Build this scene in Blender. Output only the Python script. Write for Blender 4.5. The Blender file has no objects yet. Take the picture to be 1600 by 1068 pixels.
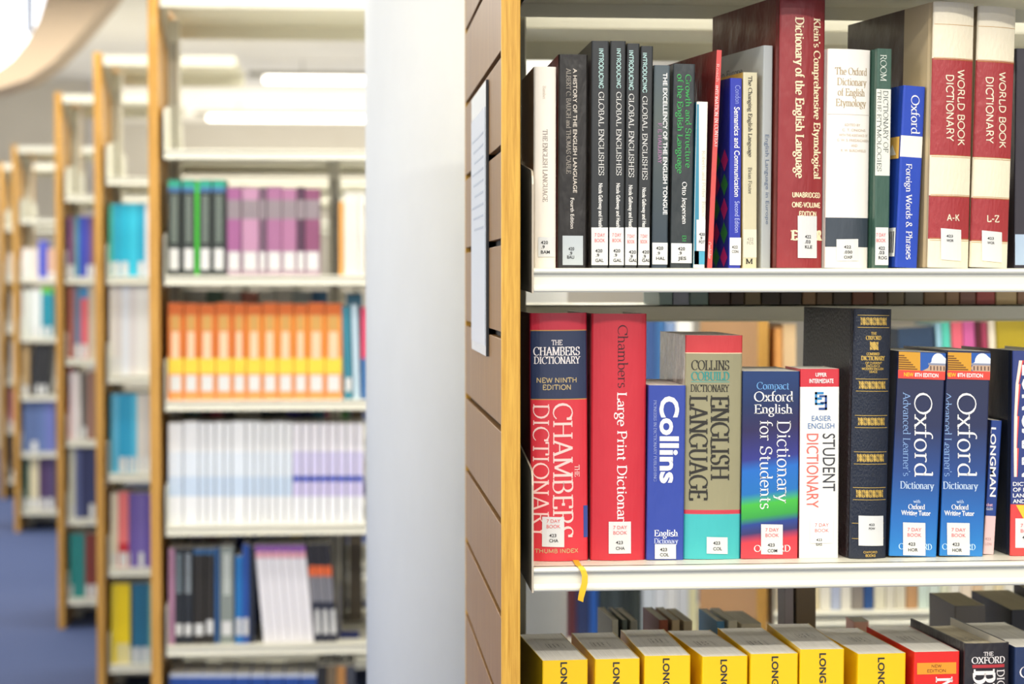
import bpy, math, random
from mathutils import Vector, Matrix, Euler
random.seed(7)
SC = bpy.context.scene
COL = SC.collection

# ------------------------------------------------------------------ camera
F = 3050.0
EYE = Vector((0.0, 0.0, 1.39))
YAW = math.atan(262 / F)
PITCH = math.atan(96 / F)
cd = bpy.data.cameras.new('camera')
cam = bpy.data.objects.new('camera', cd)
COL.objects.link(cam)
cam.location = EYE
cam.rotation_euler = (math.pi / 2 - PITCH, 0, -YAW)
cd.sensor_width = 36.0
cd.lens = F / 1600 * 36.0
cd.clip_start = 0.05
cd.clip_end = 100
cd.dof.use_dof = True
cd.dof.focus_distance = 2.15
cd.dof.aperture_fstop = 4.9
SC.camera = cam
RC = Euler(cam.rotation_euler).to_matrix()


def at(px, py, Y):
    """world point at depth Y seen at pixel px, py of the 1600 x 1068 frame"""
    d = RC @ Vector(((px - 800) / F, (534 - py) / F, -1))
    return EYE + d * (Y / d.y)


# ------------------------------------------------------------------ world, lights, exposure
w = bpy.data.worlds.new('world')
SC.world = w
w.use_nodes = True
w.node_tree.nodes['Background'].inputs[0].default_value = (1.0, 0.99, 0.97, 1)
w.node_tree.nodes['Background'].inputs[1].default_value = 0.68


def area(name, loc, sx, sy, power, color=(1, 0.96, 0.88), rot=(0, 0, 0)):
    l = bpy.data.lights.new(name, 'AREA')
    l.shape = 'RECTANGLE'
    l.size, l.size_y, l.energy, l.color = sx, sy, power, color
    o = bpy.data.objects.new(name, l)
    o.location = loc
    o.rotation_euler = rot
    COL.objects.link(o)
    return o


CEIL = 3.04
area('aisle_light', (0.9, 0.0, 2.90), 4.0, 0.22, 68)
area('aisle_light', (0.6, -1.4, 2.90), 4.0, 0.22, 45)
area('aisle_light', (1.6, 3.15, 2.90), 3.4, 0.15, 62)
area('aisle_light', (0.8, 4.55, 2.90), 4.0, 0.15, 38)
area('aisle_light', (0.3, 6.10, 2.90), 4.0, 0.15, 34)
area('aisle_light', (-0.2, 7.55, 2.90), 4.0, 0.15, 34)
area('aisle_light', (-1.2, 9.8, 2.90), 5.0, 0.15, 70)
area('aisle_light', (-1.5, 12.3, 2.90), 5.0, 0.15, 70)
area('aisle_light', (1.2, 16.8, 2.90), 5.0, 0.3, 60)
area('aisle_light', (-3.2, 1.0, 2.90), 3.0, 0.22, 80)  # added fill from the left, lightens the column and end-panel slats
UP = (math.pi, 0, 0)
area('ceiling_fill_light', (0.9, 1.0, 2.55), 4.0, 2.0, 50, rot=UP)  # upward lamps added as fill for the ceiling and far wall, not real fittings
area('ceiling_fill_light', (0.5, 5.4, 2.55), 4.0, 3.0, 34, rot=UP)
area('ceiling_fill_light', (0.8, 9.6, 2.4), 4.0, 3.0, 14, rot=UP)
area('ceiling_fill_light', (-0.5, 14.0, 2.2), 6.0, 4.0, 30, rot=UP)
area('ceiling_fill_light', (0.5, 18.6, 2.0), 6.0, 3.5, 85, rot=UP)
area('daylight', (-5.8, 3.5, 1.8), 2.2, 9.0, 62, (0.95, 0.98, 1.0), (0, -math.pi / 2, 0))
VS = SC.view_settings
SC.display_settings.display_device = 'sRGB'
VS.view_transform = 'Standard'
VS.look = 'None'
VS.gamma = 1
VS.use_curve_mapping = False
VS.exposure = 0.56


# ------------------------------------------------------------------ materials
def lin(h):
    h = h.lstrip('#')
    c = [int(h[i:i + 2], 16) / 255 for i in (0, 2, 4)]
    return tuple(x / 12.92 if x <= 0.04045 else ((x + 0.055) / 1.055) ** 2.4 for x in c) + (1,)


MC = {}


def M(h, rough=0.5, coat=0.0, wrinkle=0.0, metal=0.0, wscale=40, spec=0.5):
    key = (h, rough, coat, wrinkle, metal, wscale, spec)
    if key in MC:
        return MC[key]
    m = bpy.data.materials.new('paint_' + h.strip('#'))
    m.use_nodes = True
    nt = m.node_tree
    b = nt.nodes['Principled BSDF']
    b.inputs['Base Color'].default_value = lin(h)
    b.inputs['Roughness'].default_value = rough
    b.inputs['Metallic'].default_value = metal
    b.inputs['Specular IOR Level'].default_value = spec
    b.inputs['Coat Weight'].default_value = coat
    b.inputs['Coat Roughness'].default_value = 0.18
    if wrinkle:
        tc = nt.nodes.new('ShaderNodeTexCoord')
        mp = nt.nodes.new('ShaderNodeMapping')
        mp.inputs['Scale'].default_value = (1.6, 1, 0.6)
        n = nt.nodes.new('ShaderNodeTexNoise')
        n.inputs['Scale'].default_value = wscale
        n.inputs['Detail'].default_value = 3
        bp = nt.nodes.new('ShaderNodeBump')
        bp.inputs['Strength'].default_value = wrinkle
        bp.inputs['Distance'].default_value = 0.01
        nt.links.new(tc.outputs['Object'], mp.inputs[0])
        nt.links.new(mp.outputs[0], n.inputs['Vector'])
        nt.links.new(n.outputs['Fac'], bp.inputs['Height'])
        nt.links.new(bp.outputs[0], b.inputs['Normal'])
        nt.links.new(bp.outputs[0], b.inputs['Coat Normal'])
    MC[key] = m
    return m


def ramp_mat(name, stops, axis, length, rough=0.35, coat=0.4, interp='LINEAR', skew=0.0):
    """a printed colour gradient along one object axis; stops = (0..1, hex) from the far end down"""
    m = bpy.data.materials.new(name)
    m.use_nodes = True
    nt = m.node_tree
    b = nt.nodes['Principled BSDF']
    b.inputs['Roughness'].default_value = rough
    b.inputs['Coat Weight'].default_value = coat
    tc = nt.nodes.new('ShaderNodeTexCoord')
    sp = nt.nodes.new('ShaderNodeSeparateXYZ')
    nt.links.new(tc.outputs['Object'], sp.inputs[0])
    ad = nt.nodes.new('ShaderNodeMath')
    ad.operation = 'MULTIPLY_ADD'
    nt.links.new(sp.outputs['X'], ad.inputs[0])
    ad.inputs[1].default_value = skew
    nt.links.new(sp.outputs[axis], ad.inputs[2])
    dv = nt.nodes.new('ShaderNodeMath')
    dv.operation = 'DIVIDE'
    nt.links.new(ad.outputs[0], dv.inputs[0])
    dv.inputs[1].default_value = length
    r = nt.nodes.new('ShaderNodeValToRGB')
    r.color_ramp.interpolation = interp
    e = r.color_ramp.elements
    while len(e) > 1:
        e.remove(e[0])
    e[0].position, e[0].color = stops[0][0], lin(stops[0][1])
    for p, h in stops[1:]:
        x = e.new(p)
        x.color = lin(h)
    nt.links.new(dv.outputs[0], r.inputs[0])
    nt.links.new(r.outputs[0], b.inputs['Base Color'])
    return m


def grain_mat(name, a, c, scale, stretch, rough=0.4, coat=0.0, bump=0.0, bumpscale=None):
    m = bpy.data.materials.new(name)
    m.use_nodes = True
    nt = m.node_tree
    b = nt.nodes['Principled BSDF']
    b.inputs['Roughness'].default_value = rough
    b.inputs['Coat Weight'].default_value = coat
    tc = nt.nodes.new('ShaderNodeTexCoord')
    mp = nt.nodes.new('ShaderNodeMapping')
    mp.inputs['Scale'].default_value = stretch
    n = nt.nodes.new('ShaderNodeTexNoise')
    n.inputs['Scale'].default_value = scale
    n.inputs['Detail'].default_value = 5
    n.inputs['Roughness'].default_value = 0.65
    r = nt.nodes.new('ShaderNodeValToRGB')
    r.color_ramp.elements[0].color = lin(a)
    r.color_ramp.elements[0].position = 0.32
    r.color_ramp.elements[1].color = lin(c)
    r.color_ramp.elements[1].position = 0.66
    nt.links.new(tc.outputs['Object'], mp.inputs[0])
    nt.links.new(mp.outputs[0], n.inputs['Vector'])
    nt.links.new(n.outputs['Fac'], r.inputs[0])
    nt.links.new(r.outputs[0], b.inputs['Base Color'])
    if bump:
        bp = nt.nodes.new('ShaderNodeBump')
        bp.inputs['Strength'].default_value = bump
        bp.inputs['Distance'].default_value = 0.002
        nt.links.new(n.outputs['Fac'], bp.inputs['Height'])
        nt.links.new(bp.outputs[0], b.inputs['Normal'])
    return m


def glow(h, s):
    m = bpy.data.materials.new('lit_' + h.strip('#'))
    m.use_nodes = True
    b = m.node_tree.nodes['Principled BSDF']
    b.inputs['Base Color'].default_value = lin(h)
    b.inputs['Emission Color'].default_value = lin(h)
    b.inputs['Emission Strength'].default_value = s
    return m


OAK = grain_mat('oak_edging', '#b7862c', '#d8a946', 9, (30, 30, 1.2), 0.38, 0.15, 0.15)
OAKBG = grain_mat('oak_veneer', '#b98836', '#d2a04e', 6, (12, 12, 1), 0.4, 0.1)
SLAT = grain_mat('slat_laminate', '#7c5528', '#99713c', 5, (20, 20, 1.0), 0.4, 0.05)
STEEL = M('#dad8c8', 0.4, 0.1)
STEELB = M('#b8ad9a', 0.3, 0.25)
POST = M('#8f8b78', 0.4)
DARK = M('#1c1712', 0.6)
PAGE = grain_mat('page_edges', '#dcd5c4', '#f4f0e4', 60, (12, 0.15, 0.4), 0.8, 0, 0.2)
PAGEO = grain_mat('old_page_edges', '#bdb194', '#d9ceb2', 60, (12, 0.15, 0.4), 0.8, 0, 0.2)
WALLM = grain_mat('wall_paint', '#d9d2c2', '#ded8c9', 2, (1, 1, 1), 0.8)
GREYW = grain_mat('grey_wall_paint', '#cfc7b6', '#d4ccbb', 2, (1, 1, 1), 0.8)
CEILM = grain_mat('ceiling_paint', '#e9e2d0', '#efe9d9', 2, (1, 1, 1), 0.85)
COLM = grain_mat('column_paint', '#dcdedc', '#e2e4e2', 8, (1, 1, 0.3), 0.55, 0.0, 0.05)
CARPET = grain_mat('blue_carpet', '#3f4e77', '#4a5a87', 180, (1, 1, 1), 0.95, 0, 0.5)
STICK = M('#d9dad8', 0.5, 0.05)
INK = M('#1c1c20', 0.6)
PINK = M('#e0605e', 0.6)
WHITE = M('#f6f4ee', 0.45)
GOLD = M('#d8b45a', 0.3, 0.2, 0, 0.35)


# ------------------------------------------------------------------ mesh helpers
class MB:
    def __init__(s):
        s.v, s.f, s.m, s.mats = [], [], [], []

    def mi(s, m):
        if m not in s.mats:
            s.mats.append(m)
        return s.mats.index(m)

    def face(s, pts, m):
        i = len(s.v)
        s.v += [tuple(p) for p in pts]
        s.f.append(tuple(range(i, i + len(pts))))
        s.m.append(s.mi(m))

    def box(s, x0, x1, y0, y1, z0, z1, m, bev=0.0):
        if bev <= 0:
            P = [(x, y, z) for z in (z0, z1) for y in (y0, y1) for x in (x0, x1)]
            i = len(s.v)
            s.v += P
            for q in ((0, 2, 3, 1), (4, 5, 7, 6), (0, 1, 5, 4), (2, 6, 7, 3), (0, 4, 6, 2), (1, 3, 7, 5)):
                s.f.append(tuple(i + k for k in q))
                s.m.append(s.mi(m))
            return
        # chamfered in plan and at top/bottom
        b = bev
        def ring(z, e):
            return [(x0 + e + b, y0 + e, z), (x1 - e - b, y0 + e, z), (x1 - e, y0 + e + b, z), (x1 - e, y1 - e - b, z),
                    (x1 - e - b, y1 - e, z), (x0 + e + b, y1 - e, z), (x0 + e, y1 - e - b, z), (x0 + e, y0 + e + b, z)]
        s.loft([ring(z0, b * 0.7), ring(z0 + b * 0.7, 0), ring(z1 - b * 0.7, 0), ring(z1, b * 0.7)], m)

    def loft(s, rings, m, cap=True, closed=True):
        i = len(s.v)
        n = len(rings[0])
        for r in rings:
            s.v += [tuple(p) for p in r]
        k = s.mi(m)
        for a in range(len(rings) - 1):
            for j in range(n if closed else n - 1):
                j2 = (j + 1) % n
                s.f.append((i + a * n + j, i + a * n + j2, i + (a + 1) * n + j2, i + (a + 1) * n + j))
                s.m.append(k)
        if cap:
            s.f.append(tuple(i + j for j in reversed(range(n))))
            s.m.append(k)
            s.f.append(tuple(i + (len(rings) - 1) * n + j for j in range(n)))
            s.m.append(k)

    def build(s, name, parent=None, smooth=False):
        me = bpy.data.meshes.new(name)
        me.from_pydata(s.v, [], s.f)
        for m in s.mats:
            me.materials.append(m)
        me.polygons.foreach_set('material_index', s.m)
        if smooth:
            me.polygons.foreach_set('use_smooth', [True] * len(s.f))
        me.update()
        o = bpy.data.objects.new(name, me)
        COL.objects.link(o)
        if parent:
            o.parent = parent
        return o


def empty(name, loc, rot=(0, 0, 0)):
    o = bpy.data.objects.new(name, None)
    o.empty_display_size = 0.02
    COL.objects.link(o)
    o.location = loc
    o.rotation_euler = rot
    return o


def tag(o, label=None, cat=None, group=None, kind=None):
    if label: o['label'] = label
    if cat: o['category'] = cat
    if group: o['group'] = group
    if kind: o['kind'] = kind
    return o


# ------------------------------------------------------------------ lettering
def arc(cx, cy, rx, ry, a0, a1, n=None):
    n = n or max(4, int(abs(a1 - a0) / 22))
    return [(cx + rx * math.cos(math.radians(a0 + (a1 - a0) * i / n)), cy + ry * math.sin(math.radians(a0 + (a1 - a0) * i / n))) for i in range(n + 1)]


def V(x, a=0, b=1, f='be'):
    return ([(x, a), (x, b)], f)


def L(*c, f=''):
    return ([(c[i], c[i + 1]) for i in range(0, len(c), 2)], f)


XH = 0.67
G = {
    'A': (.78, [L(.09, 0, .39, 1, f='b'), L(.39, 1, .70, 0, f='e'), L(.2, .33, .58, .33)]),
    'B': (.70, [V(.16), ([(.16, 1), (.36, 1)] + arc(.36, .765, .2, .235, 90, -90) + [(.16, .53)], ''), ([(.16, .53), (.38, .53)] + arc(.38, .265, .24, .265, 90, -90) + [(.16, 0)], '')]),
    'C': (.78, [(arc(.44, .5, .37, .5, 42, 318), ''), L(.71, .97, .71, .7)]),
    'D': (.80, [V(.16), ([(.16, 1), (.34, 1)] + arc(.34, .5, .38, .5, 90, -90) + [(.16, 0)], '')]),
    'E': (.66, [V(.16), L(.16, .99, .58, .99), L(.575, 1, .575, .8), L(.16, .52, .46, .52), L(.45, .6, .45, .44), L(.16, .01, .6, .01), L(.6, 0, .6, .22)]),
    'F': (.62, [V(.16), L(.16, .99, .57, .99), L(.56, 1, .56, .78), L(.16, .5, .45, .5), L(.44, .6, .44, .42)]),
    'G': (.84, [(arc(.44, .5, .37, .5, 42, 325), ''), L(.71, .97, .71, .72), V(.73, .06, .44, 'e')]),
    'H': (.84, [V(.16), V(.68), L(.16, .52, .68, .52)]),
    'I': (.36, [V(.18)]),
    'J': (.44, [([(.28, 1), (.28, .15)] + arc(.16, .15, .12, .2, 0, -120), 'b')]),
    'K': (.76, [V(.16), L(.18, .44, .6, 1, f='e'), L(.31, .58, .66, 0, f='e')]),
    'L': (.62, [V(.16), L(.16, .01, .56, .01), L(.56, 0, .56, .25)]),
    'M': (.96, [V(.14), V(.82), L(.14, 1, .48, .08), L(.48, .08, .82, 1)]),
    'N': (.82, [V(.14), V(.68), L(.14, 1, .68, 0)]),
    'O': (.86, [(arc(.43, .5, .37, .5, 0, 360), '')]),
    'P': (.64, [V(.16), ([(.16, 1), (.36, 1)] + arc(.36, .73, .22, .27, 90, -90) + [(.16, .46)], '')]),
    'Q': (.86, [(arc(.43, .5, .37, .5, 0, 360), ''), L(.45, .1, .78, -.2)]),
    'R': (.72, [V(.16), ([(.16, 1), (.36, 1)] + arc(.36, .75, .21, .25, 90, -90) + [(.16, .5)], ''), L(.36, .5, .64, 0, f='e')]),
    'S': (.60, [(arc(.3, .745, .2, .255, 35, 270) + arc(.3, .25, .22, .25, 90, -145)[1:], ''), L(.48, .98, .48, .76), L(.09, .26, .09, .02)]),
    'T': (.70, [V(.35, 0, 1, 'b'), L(.05, .99, .65, .99), L(.055, 1, .055, .78), L(.645, 1, .645, .78)]),
    'U': (.80, [([(.16, 1), (.16, .32)] + arc(.41, .32, .25, .32, 180, 360) + [(.66, 1)], 'be')]),
    'V': (.74, [L(.07, 1, .37, 0, f='b'), L(.37, 0, .67, 1, f='e')]),
    'W': (1.02, [L(.07, 1, .30, 0, f='b'), L(.30, 0, .51, .95), L(.51, .95, .74, 0), L(.74, 0, .95, 1, f='e')]),
    'X': (.74, [L(.08, 1, .66, 0, f='be'), L(.1, 0, .64, 1, f='be')]),
    'Y': (.70, [L(.06, 1, .35, .48, f='b'), L(.35, .48, .64, 1, f='e'), V(.35, 0, .5, 'b')]),
    'Z': (.66, [L(.08, .99, .58, .99), L(.58, .99, .08, .01), L(.08, .01, .6, .01), L(.6, 0, .6, .2), L(.08, 1, .08, .8)]),
    'a': (.50, [(arc(.24, .46, .16, .2, 160, 0) + [(.4, .12), (.47, .02)], ''), (arc(.23, .19, .16, .19, 60, 350), ''), L(.3, .37, .4, .4)]),
    'b': (.56, [V(.12, 0, 1.05, ''), L(.03, 1.02, .12, 1.05), (arc(.3, .33, .2, .33, 150, -150), '')]),
    'c': (.48, [(arc(.28, .33, .22, .34, 45, 320), '')]),
    'd': (.56, [V(.44, 0, 1.05, 'b'), L(.34, 1.02, .44, 1.05), (arc(.27, .33, .21, .33, 30, 330), '')]),
    'e': (.50, [([(.07, .36), (.44, .36)] + arc(.26, .36, .19, .31, 0, 180)[0:] + arc(.27, .3, .2, .3, 170, 315)[1:], '')]),
    'f': (.36, [([(.17, 0), (.17, .82)] + arc(.31, .82, .14, .22, 180, 60), 'b'), L(.04, .64, .34, .64)]),
    'g': (.52, [(arc(.24, .42, .17, .24, 0, 360), ''), (arc(.25, -.16, .2, .17, 0, 360), ''), L(.14, .22, .12, .08), L(.12, .06, .36, .02), L(.38, .58, .5, .64)]),
    'h': (.58, [V(.13, 0, 1.05, 'b'), L(.03, 1.02, .13, 1.05), (arc(.29, .43, .16, .24, 160, 0) + [(.45, 0)], 'e')]),
    'i': (.28, [V(.14, 0, XH, 'b'), L(.05, .64, .14, XH), L(.14, .84, .14, .97)]),
    'j': (.28, [V(.14, -.25, XH, ''), L(.14, .84, .14, .97)]),
    'k': (.56, [V(.13, 0, 1.05, 'b'), L(.14, .28, .42, .66, f='e'), L(.24, .4, .48, 0, f='e')]),
    'l': (.28, [V(.14, 0, 1.05, 'b'), L(.04, 1.02, .14, 1.05)]),
    'm': (.86, [V(.13, 0, XH, 'b'), L(.03, .64, .13, XH), (arc(.28, .43, .15, .24, 160, 0) + [(.43, 0)], 'e'), (arc(.58, .43, .15, .24, 160, 0) + [(.73, 0)], 'e')]),
    'n': (.58, [V(.13, 0, XH, 'b'), L(.03, .64, .13, XH), (arc(.29, .43, .16, .24, 160, 0) + [(.45, 0)], 'e')]),
    'o': (.54, [(arc(.27, .33, .21, .34, 0, 360), '')]),
    'p': (.56, [V(.13, -.3, XH, 'b'), L(.03, .64, .13, XH), (arc(.3, .33, .2, .33, 150, -150), '')]),
    'r': (.40, [V(.13, 0, XH, 'b'), L(.03, .64, .13, XH), (arc(.28, .48, .15, .19, 165, 50), '')]),
    's': (.42, [(arc(.21, .5, .13, .17, 30, 270) + arc(.21, .165, .15, .165, 90, -150)[1:], '')]),
    't': (.36, [([(.16, .86), (.16, .14)] + arc(.27, .14, .11, .15, 180, 300), ''), L(.04, .65, .32, .65)]),
    'u': (.58, [([(.12, .66), (.12, .22)] + arc(.27, .22, .15, .23, 180, 330), ''), V(.44, 0, .66, 'b')]),
    'v': (.52, [L(.06, .66, .26, 0, f='b'), L(.26, 0, .46, .66, f='e')]),
    'w': (.76, [L(.06, .66, .22, 0, f='b'), L(.22, 0, .38, .62), L(.38, .62, .54, 0), L(.54, 0, .7, .66, f='e')]),
    'x': (.52, [L(.07, .66, .45, 0, f='be'), L(.08, 0, .43, .66, f='be')]),
    'y': (.52, [L(.06, .66, .27, .02, f='b'), L(.46, .66, .2, -.26, f='b'), L(.2, -.26, .1, -.26)]),
    'z': (.46, [L(.06, .65, .38, .65), L(.38, .65, .06, .01), L(.06, .01, .4, .01)]),
    '&': (.80, [(arc(.32, .8, .15, .2, -60, 200) + [(.66, 0)], ''), (arc(.3, .27, .22, .27, 110, 370), '')]),
    "'": (.20, [L(.1, .78, .1, 1)]),
    '.': (.24, [L(.12, 0, .12, .12)]),
    '-': (.40, [L(.06, .4, .34, .4)]),
    ' ': (.30, []),
    '*': (1.0, [(arc(.25, .25, .17, .17, 0, 360), ''), (arc(.75, .25, .17, .17, 0, 360), ''), (arc(.25, .75, .17, .17, 0, 360), ''), (arc(.75, .75, .17, .17, 0, 360), ''),
                L(.02, .02, .98, .98), L(.02, .98, .98, .02), L(.5, 0, .5, 1), L(0, .5, 1, .5)]),
}


def serif_polys(txt, length, cap, wt, serif=True, mono=False):
    adv = [G.get(c, G[' '])[0] for c in txt]
    Ltot = sum(adv)
    sx = length / Ltot
    thick = cap * wt
    thin = thick if mono else max(thick * 0.42, min(0.3, cap * 0.05))
    phi = math.radians(14)
    out = []

    def width(dx, dy):
        if mono: return thick
        return max(thin, thick * abs(dx * math.sin(phi) - dy * math.cos(phi)))
    x = 0.0
    for c, a in zip(txt, adv):
        for pts, fl in G.get(c, G[' '])[1]:
            P = [((x + p[0]) * sx, p[1] * cap) for p in pts]
            n = len(P)
            T = []
            for i in range(n):
                q0, q1 = P[max(0, i - 1)], P[min(n - 1, i + 1)]
                dx, dy = q1[0] - q0[0], q1[1] - q0[1]
                l = math.hypot(dx, dy) or 1
                T.append((dx / l, dy / l))
            if n > 6 and math.hypot(P[0][0] - P[-1][0], P[0][1] - P[-1][1]) < 1e-6:
                dx, dy = P[1][0] - P[-2][0], P[1][1] - P[-2][1]
                l = math.hypot(dx, dy)
                T[0] = T[-1] = (dx / l, dy / l)
            W = [width(*t) / 2 for t in T]
            for i in range(n - 1):
                a0, a1, t0, t1, w0, w1 = P[i], P[i + 1], T[i], T[i + 1], W[i], W[i + 1]
                out.append([(a0[0] - t0[1] * w0, a0[1] + t0[0] * w0), (a0[0] + t0[1] * w0, a0[1] - t0[0] * w0),
                            (a1[0] + t1[1] * w1, a1[1] - t1[0] * w1), (a1[0] - t1[1] * w1, a1[1] + t1[0] * w1)])
            if serif and not mono and c != '*':
                for flag, q in (('b', P[0]), ('e', P[-1])):
                    if flag in fl:
                        hw = thick * 0.5 + cap * 0.085 * min(1, sx / cap * 1.2)
                        h = thin * 1.0
                        s_ = 1 if q[1] < cap * 0.3 else -1
                        out.append([(q[0] - hw, q[1]), (q[0] + hw, q[1]), (q[0] + hw, q[1] + s_ * h), (q[0] - hw, q[1] + s_ * h)])
        x += a
    return out


FC = {}


def sans_polys(txt, length, cap, bold=0.0):
    k = (txt, bold)
    if k not in FC:
        cu = bpy.data.curves.new('lettering_source', 'FONT')
        cu.body = txt
        cu.size = 1
        cu.offset = bold
        cu.resolution_u = 3
        ob = bpy.data.objects.new('lettering_source', cu)
        me = bpy.data.meshes.new_from_object(ob)
        v = [(p.co.x, p.co.y) for p in me.vertices]
        f = [list(p.vertices) for p in me.polygons]
        bpy.data.objects.remove(ob)
        bpy.data.curves.remove(cu)
        bpy.data.meshes.remove(me)
        FC[k] = (v, f)
    v, f = FC[k]
    if not v:
        return []
    x0, x1 = min(p[0] for p in v), max(p[0] for p in v)
    H = 0.70
    sx = length / max(1e-6, x1 - x0)
    return [[((v[i][0] - x0) * sx, v[i][1] / H * cap) for i in q] for q in f]


def text_px(txt, box, o='v', font='r', wt=0.15):
    """polygons in photo pixels. box runs baseline to cap height and along the words"""
    x0, y0, x1, y1 = box
    ln, cap = (x1 - x0, y1 - y0) if o == 'h' else (y1 - y0, x1 - x0)
    if font == 'r': ps = serif_polys(txt, ln, cap, wt)
    elif font == 'm': ps = serif_polys(txt, ln, cap, wt, mono=True)
    else: ps = sans_polys(txt, ln, cap, wt if font == 'b' else 0.0)
    if o == 'h':
        return [[(x0 + s, y1 - t) for s, t in p] for p in ps]
    return [[(x0 + t, y0 + s) for s, t in p] for p in ps]


# ------------------------------------------------------------------ books
class Book:
    """a book whose spine faces -Y; q = pixel quad of the spine front (xl_top, xr_top, xl_bot, xr_bot, y_top)"""

    def __init__(s, name, label, q, zbase, Yf, depth, sp, side=None, group='books on the upper shelf', twist=0.0, hard=False,
                 bulge=0.0, bands=None, quarter=None, page=None, cat='book', over=0.003, simple=False):
        xlt, xrt, xlb, xrb, yt = q
        s.q = q
        tw = math.radians(twist)
        pl = at(xlb, 880, Yf)
        ybot = s.ypx(pl.x, zbase, Yf)
        s.ybot = ybot
        xm = (xlb + xrb) / 2
        Ym = Yf + 0.5 * (xrb - xlb) / F * Yf * math.tan(tw)
        P0, P1 = at(xlb, ybot, Yf), at(xrb, ybot, Yf)
        W = (P1.x - P0.x)
        W = W / (math.cos(tw) - (P0.x + P1.x) / 2 / Yf * math.sin(tw))
        top = at((xlt + xrt) / 2, yt, Ym)
        Xb = P0.x + W / 2 * math.cos(tw)
        H = top.z - zbase
        lean = math.atan2(top.x - Xb, H)
        s.W, s.H, s.depth = W, H / math.cos(lean), depth
        H = s.H
        s.root = empty(name, (Xb, Ym, zbase + abs(math.sin(lean)) * W / 2), (0, lean, tw))
        tag(s.root, label, cat, group)
        s.bulge = bulge
        t = 0.0026 if hard else 0.0007
        s.t = t
        side = side or sp
        zs = [0.0]
        cols = []
        if bands:
            # bands: list of (y_px_bottom, material) from top to bottom
            seq = []
            for yb, m in bands:
                z = s.M(0, yb)[1] if yb is not None else 0.0
                seq.append((max(0.0, z), m))
            zs, cols = [seq[-1][0]], []
            for i in range(len(seq) - 1, -1, -1):
                zt = H if i == 0 else seq[i - 1][0]
                cols.append(seq[i][1])
                zs.append(zt)
        else:
            zs, cols = [0.0, H], [sp]
        # outline, from rear left round the spine to rear right
        n = 14 if (bulge or not simple) else 2
        r = min(0.0018, W * 0.12)
        hw = W / 2
        out = []
        kind = []
        if quarter:
            out += [(-hw, depth), (-hw, quarter[1])]
            kind += ['s', 'q']
        else:
            out += [(-hw, depth)]
            kind += ['s']
        if hard and not simple:
            g = 0.0014
            out += [(-hw, 0.016), (-hw + g, 0.0125), (-hw + g, 0.0105), (-hw, 0.007)]
            kind += ['q' if quarter else 's'] * 4
        out += [(-hw, s.ys(-hw) + r), (-hw + r * 0.3, s.ys(-hw) + r * 0.3)]
        kind += ['p', 'p']
        for i in range(n + 1):
            x = -hw + r + (W - 2 * r) * i / n
            out.append((x, s.ys(x)))
            kind.append('p')
        out += [(hw - r * 0.3, s.ys(hw) + r * 0.3), (hw, s.ys(hw) + r)]
        kind += ['p', 's']
        if hard and not simple:
            g = 0.0014
            out += [(hw, 0.007), (hw - g, 0.0105), (hw - g, 0.0125), (hw, 0.016)]
            kind += ['s'] * 4
        out += [(hw, depth)]
        inn = []
        for i, (x, y) in enumerate(out):
            x2 = max(-hw + t, min(hw - t, x))
            y2 = y + t if abs(x) < hw - 1e-5 or y < 0.006 + s.bulge else y
            if i in (0, len(out) - 1): y2 = y
            inn.append((x2, y2))
        mb = MB()
        for k in range(len(zs) - 1):
            z0, z1 = zs[k], zs[k + 1]
            if z1 - z0 < 1e-5: continue
            for i in range(len(out) - 1):
                a, b = out[i], out[i + 1]
                m = {'s': side, 'p': cols[k], 'q': quarter[0] if quarter else side}[kind[i]]
                mb.face([(a[0], a[1], z0), (b[0], b[1], z0), (b[0], b[1], z1), (a[0], a[1], z1)], m)
        edge = cols[-1]
        inner = M('#e9e4d8', 0.7)
        for i in range(len(out) - 1):
            a, b, c, d = out[i], out[i + 1], inn[i + 1], inn[i]
            em = side if kind[i] != 'p' else edge
            mb.face([(a[0], a[1], H), (b[0], b[1], H), (c[0], c[1], H), (d[0], d[1], H)], em)
            mb.face([(a[0], a[1], 0), (d[0], d[1], 0), (c[0], c[1], 0), (b[0], b[1], 0)], em)
            mb.face([(d[0], d[1], 0), (d[0], d[1], H), (c[0], c[1], H), (c[0], c[1], 0)], inner)
        for i in (0, len(out) - 1):
            a, d = out[i], inn[i]
            mb.face([(a[0], a[1], 0), (a[0], a[1], H), (d[0], d[1], H), (d[0], d[1], 0)], side)
        mb.build('cover', s.root)
        ov = over if hard else 0.0004
        pm = page or PAGE
        pb = MB()
        y0 = s.bulge + t + (0.002 if hard else 0.0004)
        nn = 6
        rings = []
        e = t + 0.0004
        xs = [-hw + e + (W - 2 * e) * i / nn for i in range(nn + 1)]
        fr = [(x, s.ys(x) + t + 0.0006) for x in xs]
        bk = [(x, depth - ov - (0.004 if hard else 0) * (1 - (2 * x / W) ** 2)) for x in reversed(xs)]
        ring = fr + bk
        pb.loft([[(x, y, ov) for x, y in ring], [(x, y, H - ov) for x, y in ring]], pm)
        pb.build('pages', s.root)
        s.ph = H - ov
        s.let = MB()
        s.prn = MB()
        s.texts = []

    def ypx(s, X, z, Y):
        d = RC.transposed() @ (Vector((X, Y, z)) - EYE)
        return 534 - F * d.y / -d.z

    def ys(s, x):
        return s.bulge * min(1.3, abs(2 * x / s.W)) ** 2

    def M(s, px, py):
        xlt, xrt, xlb, xrb, yt = s.q
        v = (py - yt) / (s.ybot - yt)
        xl = xlt + (xlb - xlt) * v
        xr = xrt + (xrb - xrt) * v
        u = (px - xl) / (xr - xl)
        return ((u - 0.5) * s.W, (1 - v) * s.H)

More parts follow.
